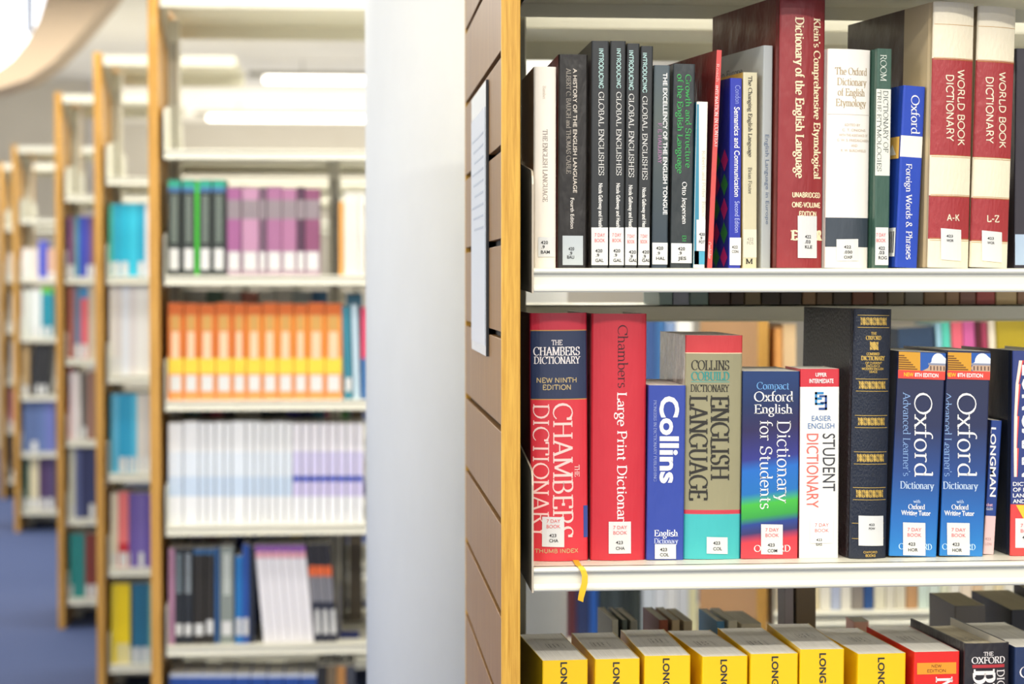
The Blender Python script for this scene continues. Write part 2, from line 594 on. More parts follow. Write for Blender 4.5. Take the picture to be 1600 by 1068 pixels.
    def put(s, mb, poly, m, off):
        P = []
        for p in poly:
            x, z = s.M(*p)
            P.append((max(-s.W / 2 + 0.0003, min(s.W / 2 - 0.0003, x)), max(0.0012, min(s.H - 0.0003, z))))
        todo = [P]
        while todo:
            P = todo.pop()
            a, c = min(p[0] for p in P), max(p[0] for p in P)
            if s.bulge and c - a > s.W / 8:
                mid = (a + c) / 2
                lo, hi = [], []
                for i in range(len(P)):
                    p, q = P[i], P[(i + 1) % len(P)]
                    (lo if p[0] <= mid else hi).append(p)
                    if (p[0] <= mid) != (q[0] <= mid):
                        t = (mid - p[0]) / (q[0] - p[0])
                        x_ = (mid, p[1] + t * (q[1] - p[1]))
                        lo.append(x_)
                        hi.append(x_)
                todo += [k for k in (lo, hi) if len(k) > 2]
                continue
            mb.face([(x, s.ys(x) - off, z) for x, z in P], m)

    def text(s, txt, box, o='v', font='r', m=WHITE, wt=0.15, off=0.0004, mb=None):
        if mb is None:
            mb = MB()
            s.texts.append(mb)
        for p in text_px(txt, box, o, font, wt):
            s.put(mb, p, m, off)

    def rect(s, box, m, off=0.00025, mb=None, nseg=6):
        x0, y0, x1, y1 = box
        for i in range(nseg):
            a, b = x0 + (x1 - x0) * i / nseg, x0 + (x1 - x0) * (i + 1) / nseg
            s.put(mb or s.prn, [(a, y1), (b, y1), (b, y0), (a, y0)], m, off)

    def done(s, name='lettering'):
        for k in s.texts + [s.let]:
            if k.f:
                k.build(name, s.root)
        s.texts = []
        if s.prn.f:
            s.prn.build('printed_band', s.root)
        s.let = MB()
        s.prn = MB()
        return s.root

    def sticker(s, box, lines, day=None, tilt=0.0, m=STICK):
        """white library label; day = box rows for the pink 7 DAY BOOK lines"""
        x0, y0, x1, y1 = box
        mb = MB()
        n = 5
        for i in range(n):
            a, b = x0 + (x1 - x0) * i / n, x0 + (x1 - x0) * (i + 1) / n
            sl = lambda x: tilt * (x - x0)
            s.put(mb, [(a, y1 + sl(a)), (b, y1 + sl(b)), (b, y0 + sl(b)), (a, y0 + sl(a))], m, 0.0008)
        lb = mb.build('spine_label', s.root)
        tb = MB()
        if day:
            w_ = (x1 - x0) * 0.62
            xa = x0 + (x1 - x0) * 0.2
            s.text('7 DAY', (xa, day, xa + w_, day + 5.5), 'h', 's', PINK, 0, 0.0012, tb)
            s.text('BOOK', (xa, day + 8.5, xa + w_, day + 14), 'h', 's', PINK, 0, 0.0012, tb)
        for t_, xx, yy, ww, hh in lines:
            s.text(t_, (xx, yy - hh, xx + ww, yy), 'h', 'b', INK, 0.012, 0.0012, tb)
        if tb.f:
            tb.build('label_text', lb)
        return lb

    def side_face(s, poly, m, mb, off=0.0004):
        """poly in (depth, z) on the cover board that looks left"""
        mb.face([(-s.W / 2 - off, y, max(0.001, z)) for y, z in poly], m)


GLOSS = dict(rough=0.35, coat=0.6, wrinkle=0.10)


def gl(h, wr=0.10, rough=0.4, coat=0.25):
    return M(h, rough, coat, wr, 0.0, 38)


# ------------------------------------------------------------------ room
def setting(name, mb):
    return tag(mb.build(name), kind='structure')


mb = MB(); mb.box(-6, 7, -4, 21.2, -0.05, 0, CARPET); setting('floor', mb)
mb = MB(); mb.box(-6, 7, -4, 21.2, CEIL, CEIL + 0.08, CEILM); setting('ceiling', mb)
mb = MB(); mb.box(-6, 7, 21.0, 21.2, 0, CEIL, WALLM); setting('wall_back', mb)
mb = MB(); mb.box(7.0, 7.1, -4, 21.2, 0, CEIL, WALLM); setting('wall_right', mb)
xg = at(146, 300, 16.5).x
mb = MB(); mb.box(-6, xg, 16.5, 16.8, 0, CEIL, GREYW); mb.box(xg, xg + 0.09, 16.42, 16.8, 0, CEIL, M('#d6d3da', 0.7)); setting('wall_left', mb)

# curved bulkhead sweeping down from the ceiling, with the daylit window behind it
inner_c = [(76, -30), (70, 0), (60, 32), (42, 66), (20, 93), (0, 108), (-40, 128), (-90, 140)]
outer_c = [(190, -30), (170, 0), (140, 36), (112, 68), (82, 98), (44, 124), (0, 138), (-60, 150)]
mb = MB()
ra = []
for (a, b) in zip(inner_c, outer_c):
    p, q_ = at(a[0], a[1], 10.6), at(b[0], b[1], 10.6)
    ra.append([(p.x, 10.6, p.z), (q_.x, 10.6, q_.z), (q_.x, 10.95, q_.z), (p.x, 10.95, p.z)])
mb.loft(ra, M('#c4ae92', 0.8))
tag(mb.build('trim_1', smooth=False), kind='structure')
win = MB()
wp = [at(a[0], a[1], 11.0) for a in inner_c]
corner = at(-110, -40, 11.0)
win.face([(corner.x, 11.0, corner.z)] + [(p.x, 11.0, p.z) for p in reversed(wp)], glow('#f4f8ff', 1.3))
wo = tag(win.build('window_1'), kind='structure')
fr = MB()
for a in (-60, -8, 46):
    p = at(a, 0, 10.97)
    fr.box(p.x - 0.02, p.x + 0.02, 10.96, 10.985, at(a, {-60: 128, -8: 104, 46: 52}[a], 10.97).z, CEIL - 0.02, M('#c9d3e2', 0.5))
fr.build('window_frame', wo)

# round column
mb = MB()
YC, RCOL = 3.2, 0.0
pa, pb_ = at(571, 500, YC), at(886, 500, YC)
RCOL = (pb_.x - pa.x) / 2 * 0.997
cx = (pa.x + pb_.x) / 2
rings = []
for z in (0.0, CEIL):
    rings.append([(cx + RCOL * math.cos(2 * math.pi * i / 96), YC + RCOL * math.sin(2 * math.pi * i / 96), z) for i in range(96)])
mb.loft(rings, COLM)
col = mb.build('round_column', smooth=True)
tag(col, 'round white plastered column behind the wooden bookcase end panel', 'column')
for p in col.data.polygons:
    p.use_smooth = len(p.vertices) == 4


# ------------------------------------------------------------------ bookcases
LEVELS = [0.3385, 0.0135, -0.3115, -0.6365, -0.95, -1.27]      # shelf tops, from eye level
LIPD = 0.0262
XSHELF = []


def lip_profile(Y0, z, sgn=1):
    s_ = sgn
    return [(Y0 + 0.012 * s_, z), (Y0 + 0.004 * s_, z), (Y0 + 0.0012 * s_, z - 0.0012), (Y0, z - 0.0036), (Y0 + 0.0006 * s_, z - 0.0052),
            (Y0 + 0.0040 * s_, z - 0.0066), (Y0 + 0.0046 * s_, z - 0.0098), (Y0 + 0.0030 * s_, z - 0.0180), (Y0 + 0.0014 * s_, z - 0.0212), (Y0, z - 0.0226),
            (Y0, z - 0.0246), (Y0 + 0.0012 * s_, z - LIPD), (Y0 + 0.012 * s_, z - LIPD), (Y0 + 0.012 * s_, z - LIPD + 0.0012), (Y0 + 0.006 * s_, z - LIPD + 0.002), (Y0 + 0.008 * s_, z - 0.0016)]


def shelf_board(root, X0, X1, Y0, Y1, z, steel, bracket_m, right_bracket=False, flange=0.018):
    sg = 1 if Y1 > Y0 else -1
    mb = MB()
    prof = lip_profile(Y0, z, sg)
    mb.loft([[(X0, y, zz) for y, zz in prof], [(X1, y, zz) for y, zz in prof]], steel)
    mb.box(X0, X1, min(Y0 + 0.008 * sg, Y1), max(Y0 + 0.008 * sg, Y1), z - 0.0016, z, steel)
    mb.box(X0, X1, min(Y1, Y1 - 0.0015 * sg), max(Y1, Y1 - 0.0015 * sg), z - flange, z, steel)
    sh = mb.build('shelf', root)
    for xx in ([X0 - 0.0022] + ([X1 + 0.0002] if right_bracket else [])):
        b = MB()
        pr = [(Y0 - 0.0005 * sg, z - LIPD - 0.001), (Y0 - 0.0005 * sg, z + 0.09), (Y0 + 0.002 * sg, z + 0.099), (Y0 + 0.008 * sg, z + 0.105), (Y0 + 0.018 * sg, z + 0.107), (Y1, z + 0.135), (Y1, z - LIPD + 0.006), (Y0 + 0.012 * sg, z - LIPD - 0.0005)]
        b.loft([[(xx, y, zz) for y, zz in pr], [(xx + 0.0020, y, zz) for y, zz in pr]], bracket_m)
        bo = b.build('bracket', sh)
    return sh


def bookcase(label, XL, XR, Y0, depth, slats=False, shelf0=0.0355, canopy=None, rear_levels=None, thick=0.0207, panel_in=OAKBG, levels=None, rear=True):
    """double-sided steel bookcase; XL = outer face of its wooden end panel"""
    root = empty('bookcase', ((XL + XR) / 2, Y0 + depth / 2, 0))
    tag(root, label, 'bookcase')
    o = root.location
    def B():
        return MB()
    def fin(m, n, par=root, **k):
        ob = m.build(n, par, **k)
        if par is root:
            ob.matrix_parent_inverse = Matrix.Translation(-o)
        return ob
    Y1 = Y0 + depth
    top = EYE.z + 0.745
    # end panel
    m = B()
    if slats:
        m.box(XL + 0.0085, XL + thick, Y0 + 0.003, Y1 - 0.003, 0.002, top - 0.002, DARK)
    else:
        m.box(XL + 0.001, XL + thick, Y0 + 0.003, Y1 - 0.003, 0.002, top - 0.002, panel_in)
    ep = fin(m, 'end_panel')
    for ya, yb in ((Y0 - 0.002, Y0 + 0.003), (Y1 - 0.003, Y1 + 0.002)):
        m = B(); m.box(XL, XL + thick, ya, yb, 0.0, top, OAK if slats else OAKBG, 0.0008)
        m.build('oak_edging', ep)
    m = B(); m.box(XL, XL + thick, Y0 + 0.003, Y1 - 0.003, top - 0.002, top, OAKBG); m.build('oak_edging', ep)
    if slats:
        zc = EYE.z + 0.0418
        gs = sorted([zc + 0.1013 * k for k in range(-14, 8)])
        zlist = [0.0] + [g for g in gs if 0.03 < g < top - 0.03] + [top]
        for a, b in zip(zlist, zlist[1:]):
            m = B(); m.box(XL + 0.0005, XL + 0.0085, Y0 + 0.003, Y1 - 0.003, a + 0.0038, b - 0.0038, SLAT, 0.0006)
            m.build('slat', ep)
    # uprights in the middle of the case
    Ym = Y0 + depth * 0.47
    xs = [XL + thick + 0.017]
    x = XL + thick + (0.93 if slats else 0.45)
    while x < XR - 0.1:
        xs.append(x); x += 0.9 if slats else 0.47
    xs.append(XR - 0.02)
    for x in xs:
        m = B()
        ut = top - 0.04 if x < XL + thick + 0.03 else EYE.z + 0.335
        m.box(x - 0.016, x + 0.016, Ym - 0.012, Ym + 0.022, 0.0, ut, POST if slats else STEEL, 0.002)
        for k in range(2):
            m.box(x - 0.006 + k * 0.008, x - 0.003 + k * 0.008, Ym - 0.0126, Ym - 0.0119, 0.05, ut - 0.06, DARK)
        fin(m, 'upright')
    m = B(); m.box(XL + thick, XL + thick + 0.28, Ym - 0.02, Ym + 0.02, 0.03, 0.075, STEEL, 0.003)
    fin(m, 'foot_rail')
    XS = XL + shelf0
    XSHELF.append((XS, Y0))
    for z in (levels or LEVELS):
        zz = EYE.z + z
        sh = shelf_board(root, XS, XR, Y0, Ym - 0.018, zz, STEEL, STEELB if slats else STEEL)
        sh.matrix_parent_inverse = Matrix.Translation(-o)
    if rear:
        for z in (rear_levels or [l - 0.006 for l in (levels or LEVELS)]):
            zz = EYE.z + z
            sh = shelf_board(root, XS, XR, Y1 - 0.03 if slats else Y1, Ym + 0.03, zz, STEEL, STEELB if slats else STEEL)
            sh.matrix_parent_inverse = Matrix.Translation(-o)
    if canopy:
        m = B()
        zc = top - 0.012
        m.box(XS - 0.01, XS + canopy, Y0 + 0.004, Y1 - 0.004, zc, zc + 0.004, STEEL)
        m.box(XS - 0.01, XS + canopy, Y0 + 0.002, Y0 + 0.004, zc - 0.03, zc + 0.004, STEEL)
        m.box(XS - 0.01, XS + canopy, Y1 - 0.004, Y1 - 0.002, zc - 0.04, zc + 0.004, STEEL)
        fin(m, 'canopy')
        m = B()
        pr = [(Y0 + 0.01, zc), (Y0 + 0.05, zc - 0.06), (Ym - 0.02, zc - 0.12), (Ym - 0.02, zc)]
        m.loft([[(XS - 0.012, y, z) for y, z in pr], [(XS - 0.010, y, z) for y, z in pr]], STEELB)
        fin(m, 'canopy_bracket')
    return root


YM = 2.10
XLm = at(783, 438, YM).x
main_case = bookcase('nearest wooden-ended white steel bookcase, in sharp focus, holding the dictionaries', XLm, 2.2, YM, 0.63, slats=True, rear_levels=[0.3305, -0.031, -0.353, -0.68, -1.0, -1.27])
# second case right behind it
Y2 = 3.66
X2 = at(1184, 438, Y2).x
bookcase('blurred bookcase directly behind the nearest one, brown panel seen through the shelf gap', X2, 3.2, Y2, 0.6, panel_in=M('#b98a58', 0.5))
ROWS = {}
for key, Yr, px, lab in (('D', 5.10, 233, 'blurred bookcase with orange volumes, standing left of the white column'),
                         ('C', 6.50, 148, 'second blurred bookcase from the column, with turquoise books'),
                         ('A', 7.88, 87, 'third blurred bookcase from the column, its end post ending on the carpet'),
                         ('B', 10.95, 20, 'fourth blurred bookcase from the column, beside the grey wall'),
                         ('E', 12.65, -1, 'farthest blurred bookcase at the far end of the aisle')):
    X = at(px, 438, Yr).x
    ROWS[key] = (Yr, X)
    bookcase(lab, X, {'D': 3.0, 'C': 1.2, 'A': 0.8, 'B': 0.3, 'E': 0.2}[key], Yr, 0.6, canopy={'D': 0.9}.get(key, 0.42), thick=0.026, shelf0=0.041)

# acrylic sign holder on the end panel
r = empty('sign_holder', (XLm + 0.0045, 2.41, EYE.z + 0.07))
tag(r, 'clear acrylic sign holder with a pale notice on the slatted end panel', 'sign')
ya, yb = 2.285 - 2.41, 2.545 - 2.41
za, zb = 0.2345 - 0.07, -0.089 - 0.07
m = MB(); m.box(-0.0075, -0.0060, ya, yb, zb, za, M('#cfd6dc', 0.12, 0.8), 0.0004); m.box(-0.0076, -0.0044, ya - 0.0022, ya, zb, za, M('#2d3034', 0.3)); m.build('acrylic_plate', r)
m = MB(); m.box(-0.0082, -0.0077, ya + 0.012, yb - 0.006, zb + 0.012, za - 0.03, M('#d5dbe2', 0.35)); pp = m.build('notice', r)
m = MB()
for k in range(9):
    m.box(-0.0085, -0.0083, ya + 0.03, yb - 0.03 - (k % 3) * 0.02, za - 0.06 - k * 0.014, za - 0.0575 - k * 0.014, M('#b9c1cb', 0.5))
m.build('faint_print', pp)

# ------------------------------------------------------------------ upper shelf books
ZU = EYE.z + LEVELS[1] + 0.0002
ZL = EYE.z + LEVELS[2] + 0.0002
ZB = EYE.z + LEVELS[3] + 0.0002
GU = 'library books on the upper shelf'
YS = 2.135


def bk(label, q, sp, zb=ZU, Yf=YS, depth=0.15, **k):
    k.setdefault('group', GU)
    return Book('book', label, q, zb, Yf, depth, sp, **k)


b = bk('cream book leftmost on the upper shelf, against the wooden panel', (834, 870, 834, 869, 104), gl('#f0e8da', 0.05), depth=0.15, side=gl('#cf9a63'), bulge=0.003)
b.text('Bamber', (848, 134, 853, 155), 'v', 'r', M('#c9b9a4'), 0.1)
b.text('THE ENGLISH LANGUAGE', (848, 202, 855.5, 315), 'v', 'r', M('#8d8277'), 0.13)
b.sticker((841, 370, 867, 401), [('420', 845, 381, 11, 5), ('.9', 846, 388, 5, 5), ('BAM', 845, 396, 14, 5)])
b.done()

b = bk('thick black book with a two-line white title, beside the cream one', (873, 919, 871, 917, 85), gl('#1f1b18', 0.35), depth=0.16, side=gl('#8e2f2a', 0.2), bulge=0.002)
b.text('A HISTORY OF THE ENGLISH LANGUAGE', (895.5, 107, 901.5, 301), 'v', 'b', M('#dcd2c4'), 0.01)
b.text('ALBERT C. BAUGH and THOMAS CABLE', (885, 107, 892, 271), 'v', 'r', M('#a89f92'), 0.13)
b.text('Fourth Edition', (891.5, 309, 897, 357), 'v', 'b', M('#e4ded4'), 0.01)
b.sticker((879, 368, 911, 414), [('420', 888, 391, 9, 5), ('.9', 889, 398, 5, 5), ('BAU', 886, 404, 11, 5)], m=M('#bcc4c8', 0.4, 0.2))
b.done()

nth = ['leftmost', 'second', 'third', 'rightmost']
for i, (q, cx_) in enumerate((((925, 951, 923, 950, 64), 939.5), ((953, 979, 951, 975, 64), 967), ((980, 999.5, 975.5, 995, 68), 986.5), ((1001, 1021.5, 996, 1015, 72), 1007.5))):
    b = bk(nth[i] + ' of the four identical black volumes with white upright titles', q, M('#25282a', 0.4, 0.25, 0.06), depth=0.165, side=M('#54524a', 0.4, 0.3), group='four identical black volumes', Yf=YS - 0.002)
    dy = (0, 0, 3, 7)[i]
    xb = cx_ - 4
    lx = (q[2] - q[0])
    b.text('INTRODUCING', (xb + .5, 75 + dy, xb + 7, 138 + dy), 'v', 'm', M('#b9dcd6'), 0.17)
    b.text('GLOBAL ENGLISHES', (xb, 143 + dy, xb + 8, 274 + dy), 'v', 'r', M('#eceae4'), 0.15)
    b.text('Nicola Galloway and Heath', (xb, 286 + dy, xb + 6, 355 + dy * .6), 'v', 'b', WHITE, 0.012)
    x0 = q[2] + 1
    b.sticker((x0, 355, q[3] - .3, 414), [('420', x0 + 6, 394 + (i > 1) * 2, 11, 5), ('.9', x0 + 7, 401 + (i > 1) * 2, 5, 5), ('GAL', x0 + 6, 409, 13, 5)], day=364 + (i > 1) * 2)
    b.done()

b = bk('slate blue thin book with a pink author name, right of the black volumes', (1022, 1047, 1018, 1043, 102), ramp_mat('slate_cover', [(0, '#2b3947'), (0.45, '#3f4a4c'), (0.75, '#525c58'), (1, '#4a565c')], 'Z', 0.22), side=gl('#2c3238'), depth=0.14)
b.text('THE EXCELLENCY OF THE ENGLISH TONGUE', (1036, 114, 1042.5, 335), 'v', 'b', WHITE, 0.015)
b.text('F. E. HALLIDAY', (1028, 192, 1034, 255), 'v', 'r', M('#b07fa6'), 0.18)
b.sticker((1019, 379, 1043, 413), [('420', 1025, 390, 11, 5), ('.9', 1026, 398, 5, 5), ('HAL', 1025, 406, 14, 5)])
b.done()
b = bk('dark book with a green two-line title and a white call label', (1052, 1087, 1047, 1081, 100), gl('#2a3133', 0.3), side=gl('#25292c'), depth=0.085)
GR = M('#3aa653', 0.45)
b.text('Growth and Structure', (1071, 116, 1080, 262), 'v', 'r', GR, 0.18)
b.text('of the English Language', (1058, 116, 1067, 271), 'v', 'r', GR, 0.2)
b.text('Otto Jespersen', (1066, 284, 1073, 350), 'v', 'r', WHITE, 0.18)
b.text('BI', (1066, 367, 1072, 378), 'v', 'r', GR, 0.2)
b.sticker((1048.5, 380, 1081, 411), [('420', 1059, 391, 11, 5), ('.9', 1060, 398, 5, 5), ('JES', 1059, 406, 13, 5)])
b.done()
b = bk('short thin teal and cream booklet, in front of the red one', (1088.5, 1106.5, 1083.5, 1101, 159), gl('#efe9da', 0.05), side=M('#2c7f9c', 0.4), depth=0.05, Yf=YS - 0.004)
b.rect((1084, 163, 1092, 413), M('#3a87a2', 0.4), nseg=2)
b.rect((1085, 392, 1104, 413), M('#4ba0bd', 0.4))
b.text('Roberts and Potter  Basics', (1097, 235, 1102, 338), 'v', 'r', M('#b5aa8c'), 0.12)
b.sticker((1088, 343, 1103.7, 392), [('420', 1092, 368, 9, 4.5), ('.9', 1093, 374, 4, 4.5), ('POT', 1092, 380, 9, 4.5)])
b.done()
b = bk('thin red book leaning, with a dark red cover board showing', (1121, 1129, 1105, 1113, 78), M('#d4504c', 0.4, 0.3), side=gl('#6e1f1c', 0.25), depth=0.205, twist=10.5, Yf=YS)
b.text('Roach', (1119.5, 100, 1124.5, 127), 'v', 's', M('#f3b6b0'), 0)
b.text('INTONATION IN CONTEXT', (1117, 133, 1122.5, 230), 'v', 'r', M('#fbe6e2'), 0.16)
b.text('Cambridge', (1106.5, 378, 1111, 404), 'v', 'r', M('#fbe6e2'), 0.14)
b.done()
# condon: blue with diamonds
b = bk('bright blue paperback with a magenta and green diamond pattern on its cover', (1143, 1158.6, 1139, 1157.4, 122), gl('#2735a8', 0.12), side=gl('#1f2787', 0.2), depth=0.125, twist=12.3, Yf=YS + 0.004)
b.text('Condon', (1149, 133, 1156, 162), 'v', 's', M('#8f9ad8'), 0)
b.text('Semantics and Communication', (1147.5, 167, 1155, 307), 'v', 'b', WHITE, 0.012)
b.text('Second Edition', (1148, 314, 1155, 363), 'v', 's', M('#b9c2ee'), 0)
b.sticker((1138.5, 371, 1158, 414), [('422', 1143, 388, 9, 4.5), ('CON', 1143, 395, 10, 4.5)], m=M('#f1f0ea', 0.4))
b.done()
dm = MB()
for r_ in range(5):
    for c_ in range(5):
        yy, zz = 0.014 + c_ * 0.022, 0.012 + r_ * 0.027
        mat_ = M('#b3206a', 0.4) if (r_ + c_) % 2 == 0 else M('#2d7a3a', 0.4)
        if zz + 0.012 < b.H * (0.68 - 0.02 * c_):
            b.side_face([(yy - .010, zz), (yy, zz + .0125), (yy + .010, zz), (yy, zz - .0125)], mat_, dm)
dm.build('cover_pattern', b.root)
b = bk('beige thin paperback with a black title, between blue and grey', (1161.6, 1184.3, 1160.8, 1182.8, 113), gl('#cfc7a6', 0.08), side=gl('#c9a24e'), depth=0.13, twist=12.3, Yf=YS + 0.006, page=PAGEO)
b.text('The Changing English Language', (1169, 119, 1175, 245), 'v', 'r', M('#2d2a26'), 0.2)
b.text('Brian Foster', (1169, 261, 1174.5, 303), 'v', 'r', M('#3d3a34'), 0.15)
b.rect((1160.5, 358, 1182, 402), M('#ddd8c4', 0.4))
b.text('422', (1167, 371, 1177, 375.5), 'h', 's', M('#8f8b80'), 0)
b.text('FOS', (1167, 377, 1177, 381.5), 'h', 's', M('#8f8b80'), 0)
b.text('M', (1165, 404, 1176, 412), 'h', 'r', M('#1d1b19'), 0.2)
b.done()
b = bk('tall thin pale grey book with its lettered cover board showing', (1197, 1204.7, 1189.5, 1204, 71), M('#a9adac', 0.35, 0.4), side=M('#b9bcb6', 0.35, 0.4, 0.05), depth=0.205, twist=12.2, Yf=YS + 0.008)
b.text('English Language in Europe', (1196.5, 210, 1201, 350), 'v', 's', M('#5d6e86'), 0)
b.done()
sm = MB()
for p in serif_polys('Language in Europe', 0.128, 0.0075, 0.16):
    b.side_face([(0.185 - s_, b.H - 0.026 + t_) for s_, t_ in p], M('#2e2e30'), sm)
sm.build('cover_lettering', b.root)
# Klein
b = bk('tall thick maroon dictionary with cream lettering, reaching the top of the picture', (1222.5, 1294.5, 1217, 1288, -6), gl('#8e262a', 0.22), side=gl('#6a2a22', 0.3), depth=0.195, twist=12.3, hard=True, bulge=0.006, Yf=YS - 0.006, over=0.004)
CR = M('#efdfb8', 0.4)
b.text("Klein's Comprehensive Etymological", (1272.5, 27, 1284, 279), 'v', 'r', CR, 0.22)
b.text('Dictionary of the English Language', (1243.5, 27, 1256, 278), 'v', 'r', CR, 0.22)
b.text('UNABRIDGED', (1238, 300.5, 1284, 308), 'h', 'm', CR, 0.17)
b.text('ONE-VOLUME', (1238, 316, 1284, 323.5), 'h', 'm', CR, 0.17)
b.text('EDITION', (1248, 330, 1277, 337), 'h', 'm', CR, 0.17)
b.text('E', (1237, 360, 1246, 375), 'h', 'r', CR, 0.26)
b.text('ER', (1271, 360, 1286, 375), 'h', 'r', CR, 0.26)
b.sticker((1246, 337, 1277.5, 403), [('422', 1257, 372, 10, 5), ('.03', 1257, 380, 9, 5), ('KLE', 1257, 388, 12, 5)])
b.done()
# OED etymology
b = bk('thick white book with faint gold title and a slate band', (1295.5, 1365, 1292, 1358.6, 77), gl('#f3ece2', 0.04), depth=0.15, hard=True, bulge=0.004, twist=11,
       bands=[(340, gl('#f3ece2', 0.04)), (386, gl('#39424c', 0.2)), (None, gl('#f3ece2', 0.04))])
TG = M('#a8936c', 0.5)
for i, (t_, a_, c_) in enumerate((('The Oxford', 1308, 1361), ('Dictionary', 1311, 1360), ('of English', 1312, 1357), ('Etymology', 1309, 1359))):
    b.text(t_, (a_ - 3, 106 + i * 16.3, c_ - 4, 117 + i * 16.3), 'h', 'r', TG, 0.11)
b.rect((1295, 178.4, 1365, 179.2), M('#c8beb2'))
for i, (a_, c_, t_) in enumerate(((1320, 1345, 'EDITED BY'), (1316, 1354, 'C. T. ONIONS'), (1311, 1358, 'WITH THE ASSISTANCE OF'), (1308, 1360, 'G. W. S. FRIEDRICHSEN'), (1330, 1340, 'AND'), (1314, 1355, 'R. W. BURCHFIELD'))):
    b.text(t_, (a_, 193 + i * 8, c_, 197 + i * 8), 'h', 's', M('#bfae98'), 0)
b.sticker((1307, 374, 1341, 408), [('422', 1318, 388, 11, 4.5), ('.030', 1318, 396, 13, 4.5), ('OXF', 1318, 404, 13, 4.5)], tilt=-0.03)
b.done()
b = bk('thin dark green book with a pale title panel', (1372, 1394, 1366.2, 1389, 76), gl('#37584a', 0.15), depth=0.13, hard=True, twist=11,
       bands=[(139, gl('#37584a', 0.15)), (274, gl('#dfe0d4', 0.05)), (None, gl('#37584a', 0.15))])
b.text('ROOM', (1376, 85, 1385, 127), 'v', 'r', M('#dfe6da'), 0.13)
b.text('DICTIONARY OF', (1380.5, 141, 1387.5, 238), 'v', 'r', M('#2c3a36'), 0.13)
b.text('TRUE ETYMOLOGIES', (1370.5, 141, 1377, 268), 'v', 'r', M('#2c3a36'), 0.13)
b.sticker((1364, 355, 1387.5, 414), [('422', 1372, 390, 10, 5), ('.03', 1372, 397, 9, 5), ('ROG', 1372, 405, 13, 5)], day=364)
b.done()
# Foreign words
b = bk('royal blue and white paperback leaning against a tall cream volume', (1411, 1450, 1399, 1433, 135), gl('#123fae', 0.06), depth=0.13, twist=11.5, side=gl('#1c3c94', 0.15),
       bands=[(213, gl('#123fae', 0.06)), (246, gl('#efe9dc', 0.04)), (None, gl('#123fae', 0.06))], Yf=YS - 0.004)
b.rect((1443, 135, 1450, 414), WHITE, nseg=2) if False else None
b.text('Oxford', (1424, 149, 1438, 210), 'v', 'r', WHITE, 0.15)
b.text('Foreign Words & Phrases', (1411, 256, 1424, 406), 'v', 'r', WHITE, 0.16) if False else b.text('Foreign Words & Phrases', (1415.5, 256, 1425, 406), 'v', 'r', WHITE, 0.16)
b.done()
pm_ = MB()
b.side_face([(0.004, b.H * 0.60), (0.06, b.H * 0.60), (0.06, b.H * 0.72), (0.004, b.H * 0.72)], M('#e9b95c', 0.4), pm_)
b.side_face([(0.01, b.H * 0.62), (0.03, b.H * 0.62), (0.02, b.H * 0.68)], M('#f0ead8', 0.4), pm_, 0.0006)
b.side_face([(0.003, 0.012), (0.035, 0.012), (0.035, 0.044), (0.003, 0.044)], M('#eeeeea', 0.4), pm_)
for k in range(7):
    b.side_face([(0.006 + k * .004, 0.016), (0.008 + k * .004, 0.016), (0.008 + k * .004, 0.04), (0.006 + k * .004, 0.04)], M('#2a2a2a', 0.5), pm_, 0.0006)
pm_.build('cover_picture', b.root)
# World Book
CW, RW = M('#eadfc4', 0.45, 0.15, 0.12, 0, 160), M('#9e2f33', 0.4, 0.2, 0.15, 0, 160)
GLN = M('#c99a52', 0.3, 0, 0, 0.3)
for i, (q, lab, txt, dx, dy, tw_) in enumerate((((1462, 1527.5, 1452.5, 1516, 4), 'tall cream and red dictionary volume lettered A-K, dark brown cover board showing', 'A-K', 0, 0, 11.8),
                                           ((1530, 1595, 1517.5, 1577, 11), 'tall cream and red dictionary volume lettered L-Z, beside its twin', 'L-Z', 64, 4, 11.8))):
    b = bk(lab, q, CW, depth=0.215, twist=tw_, hard=True, bulge=0.004, side=M('#4a342a', 0.4, 0.3, 0.15), quarter=(M('#c2ad86', 0.4, 0.3), 0.072), Yf=YS - 0.012 + (0.012 if i else 0), over=0.004,
           bands=[(92 + dy, CW), (243 + dy, RW), (306 + dy, CW), (374 + dy, RW), (None, CW)], group='pair of cream and red volumes')
    for yy in (39, 91, 93.5, 243, 245.5, 304.5, 307, 373, 376):
        x0 = q[0] + (q[2] - q[0]) * yy / 416 + 1
        x1 = q[1] + (q[3] - q[1]) * yy / 416 - 1
        b.rect((x0, yy + dy - .35, x1, yy + dy + .35), GLN)
    b.text('WORLD BOOK', (1497 + dx * 1.02, 108 + dy, 1508 + dx * 1.02, 228 + dy), 'v', 'm', CW, 0.15)
    b.text('DICTIONARY', (1479 + dx * .97, 116 + dy, 1490 + dx * .97, 221 + dy), 'v', 'm', CW, 0.15)
    b.text(txt, (1479 + dx * .97, 335 + dy * .5, 1500 + dx * .97, 345 + dy * .5), 'h', 'm', CW, 0.15)
    b.sticker((1470 + dx, 357 + dy, 1502 + dx, 406 + dy * .6), [('423', 1478 + dx, 371 + dy, 10, 4), ('WOR', 1478 + dx, 378 + dy, 11, 4)], tilt=0.06)
    b.done()
b = bk('dark purple book at the right edge with a pale blue corner', (1588, 1650, 1584, 1646, 76), gl('#2b2630', 0.1), depth=0.14, side=gl('#3a343c'), Yf=YS + 0.03)
b.rect((1586, 366, 1640, 414), M('#a9bed6', 0.4))
b.done()

# ------------------------------------------------------------------ lower shelf dictionaries
GLW = 'dictionaries on the middle shelf'
YL = 2.145


def lk(label, q, sp, **k):
    k.setdefault('group', GLW)
    k.setdefault('Yf', YL)
    return bk(label, q, sp, zb=ZL, **k)


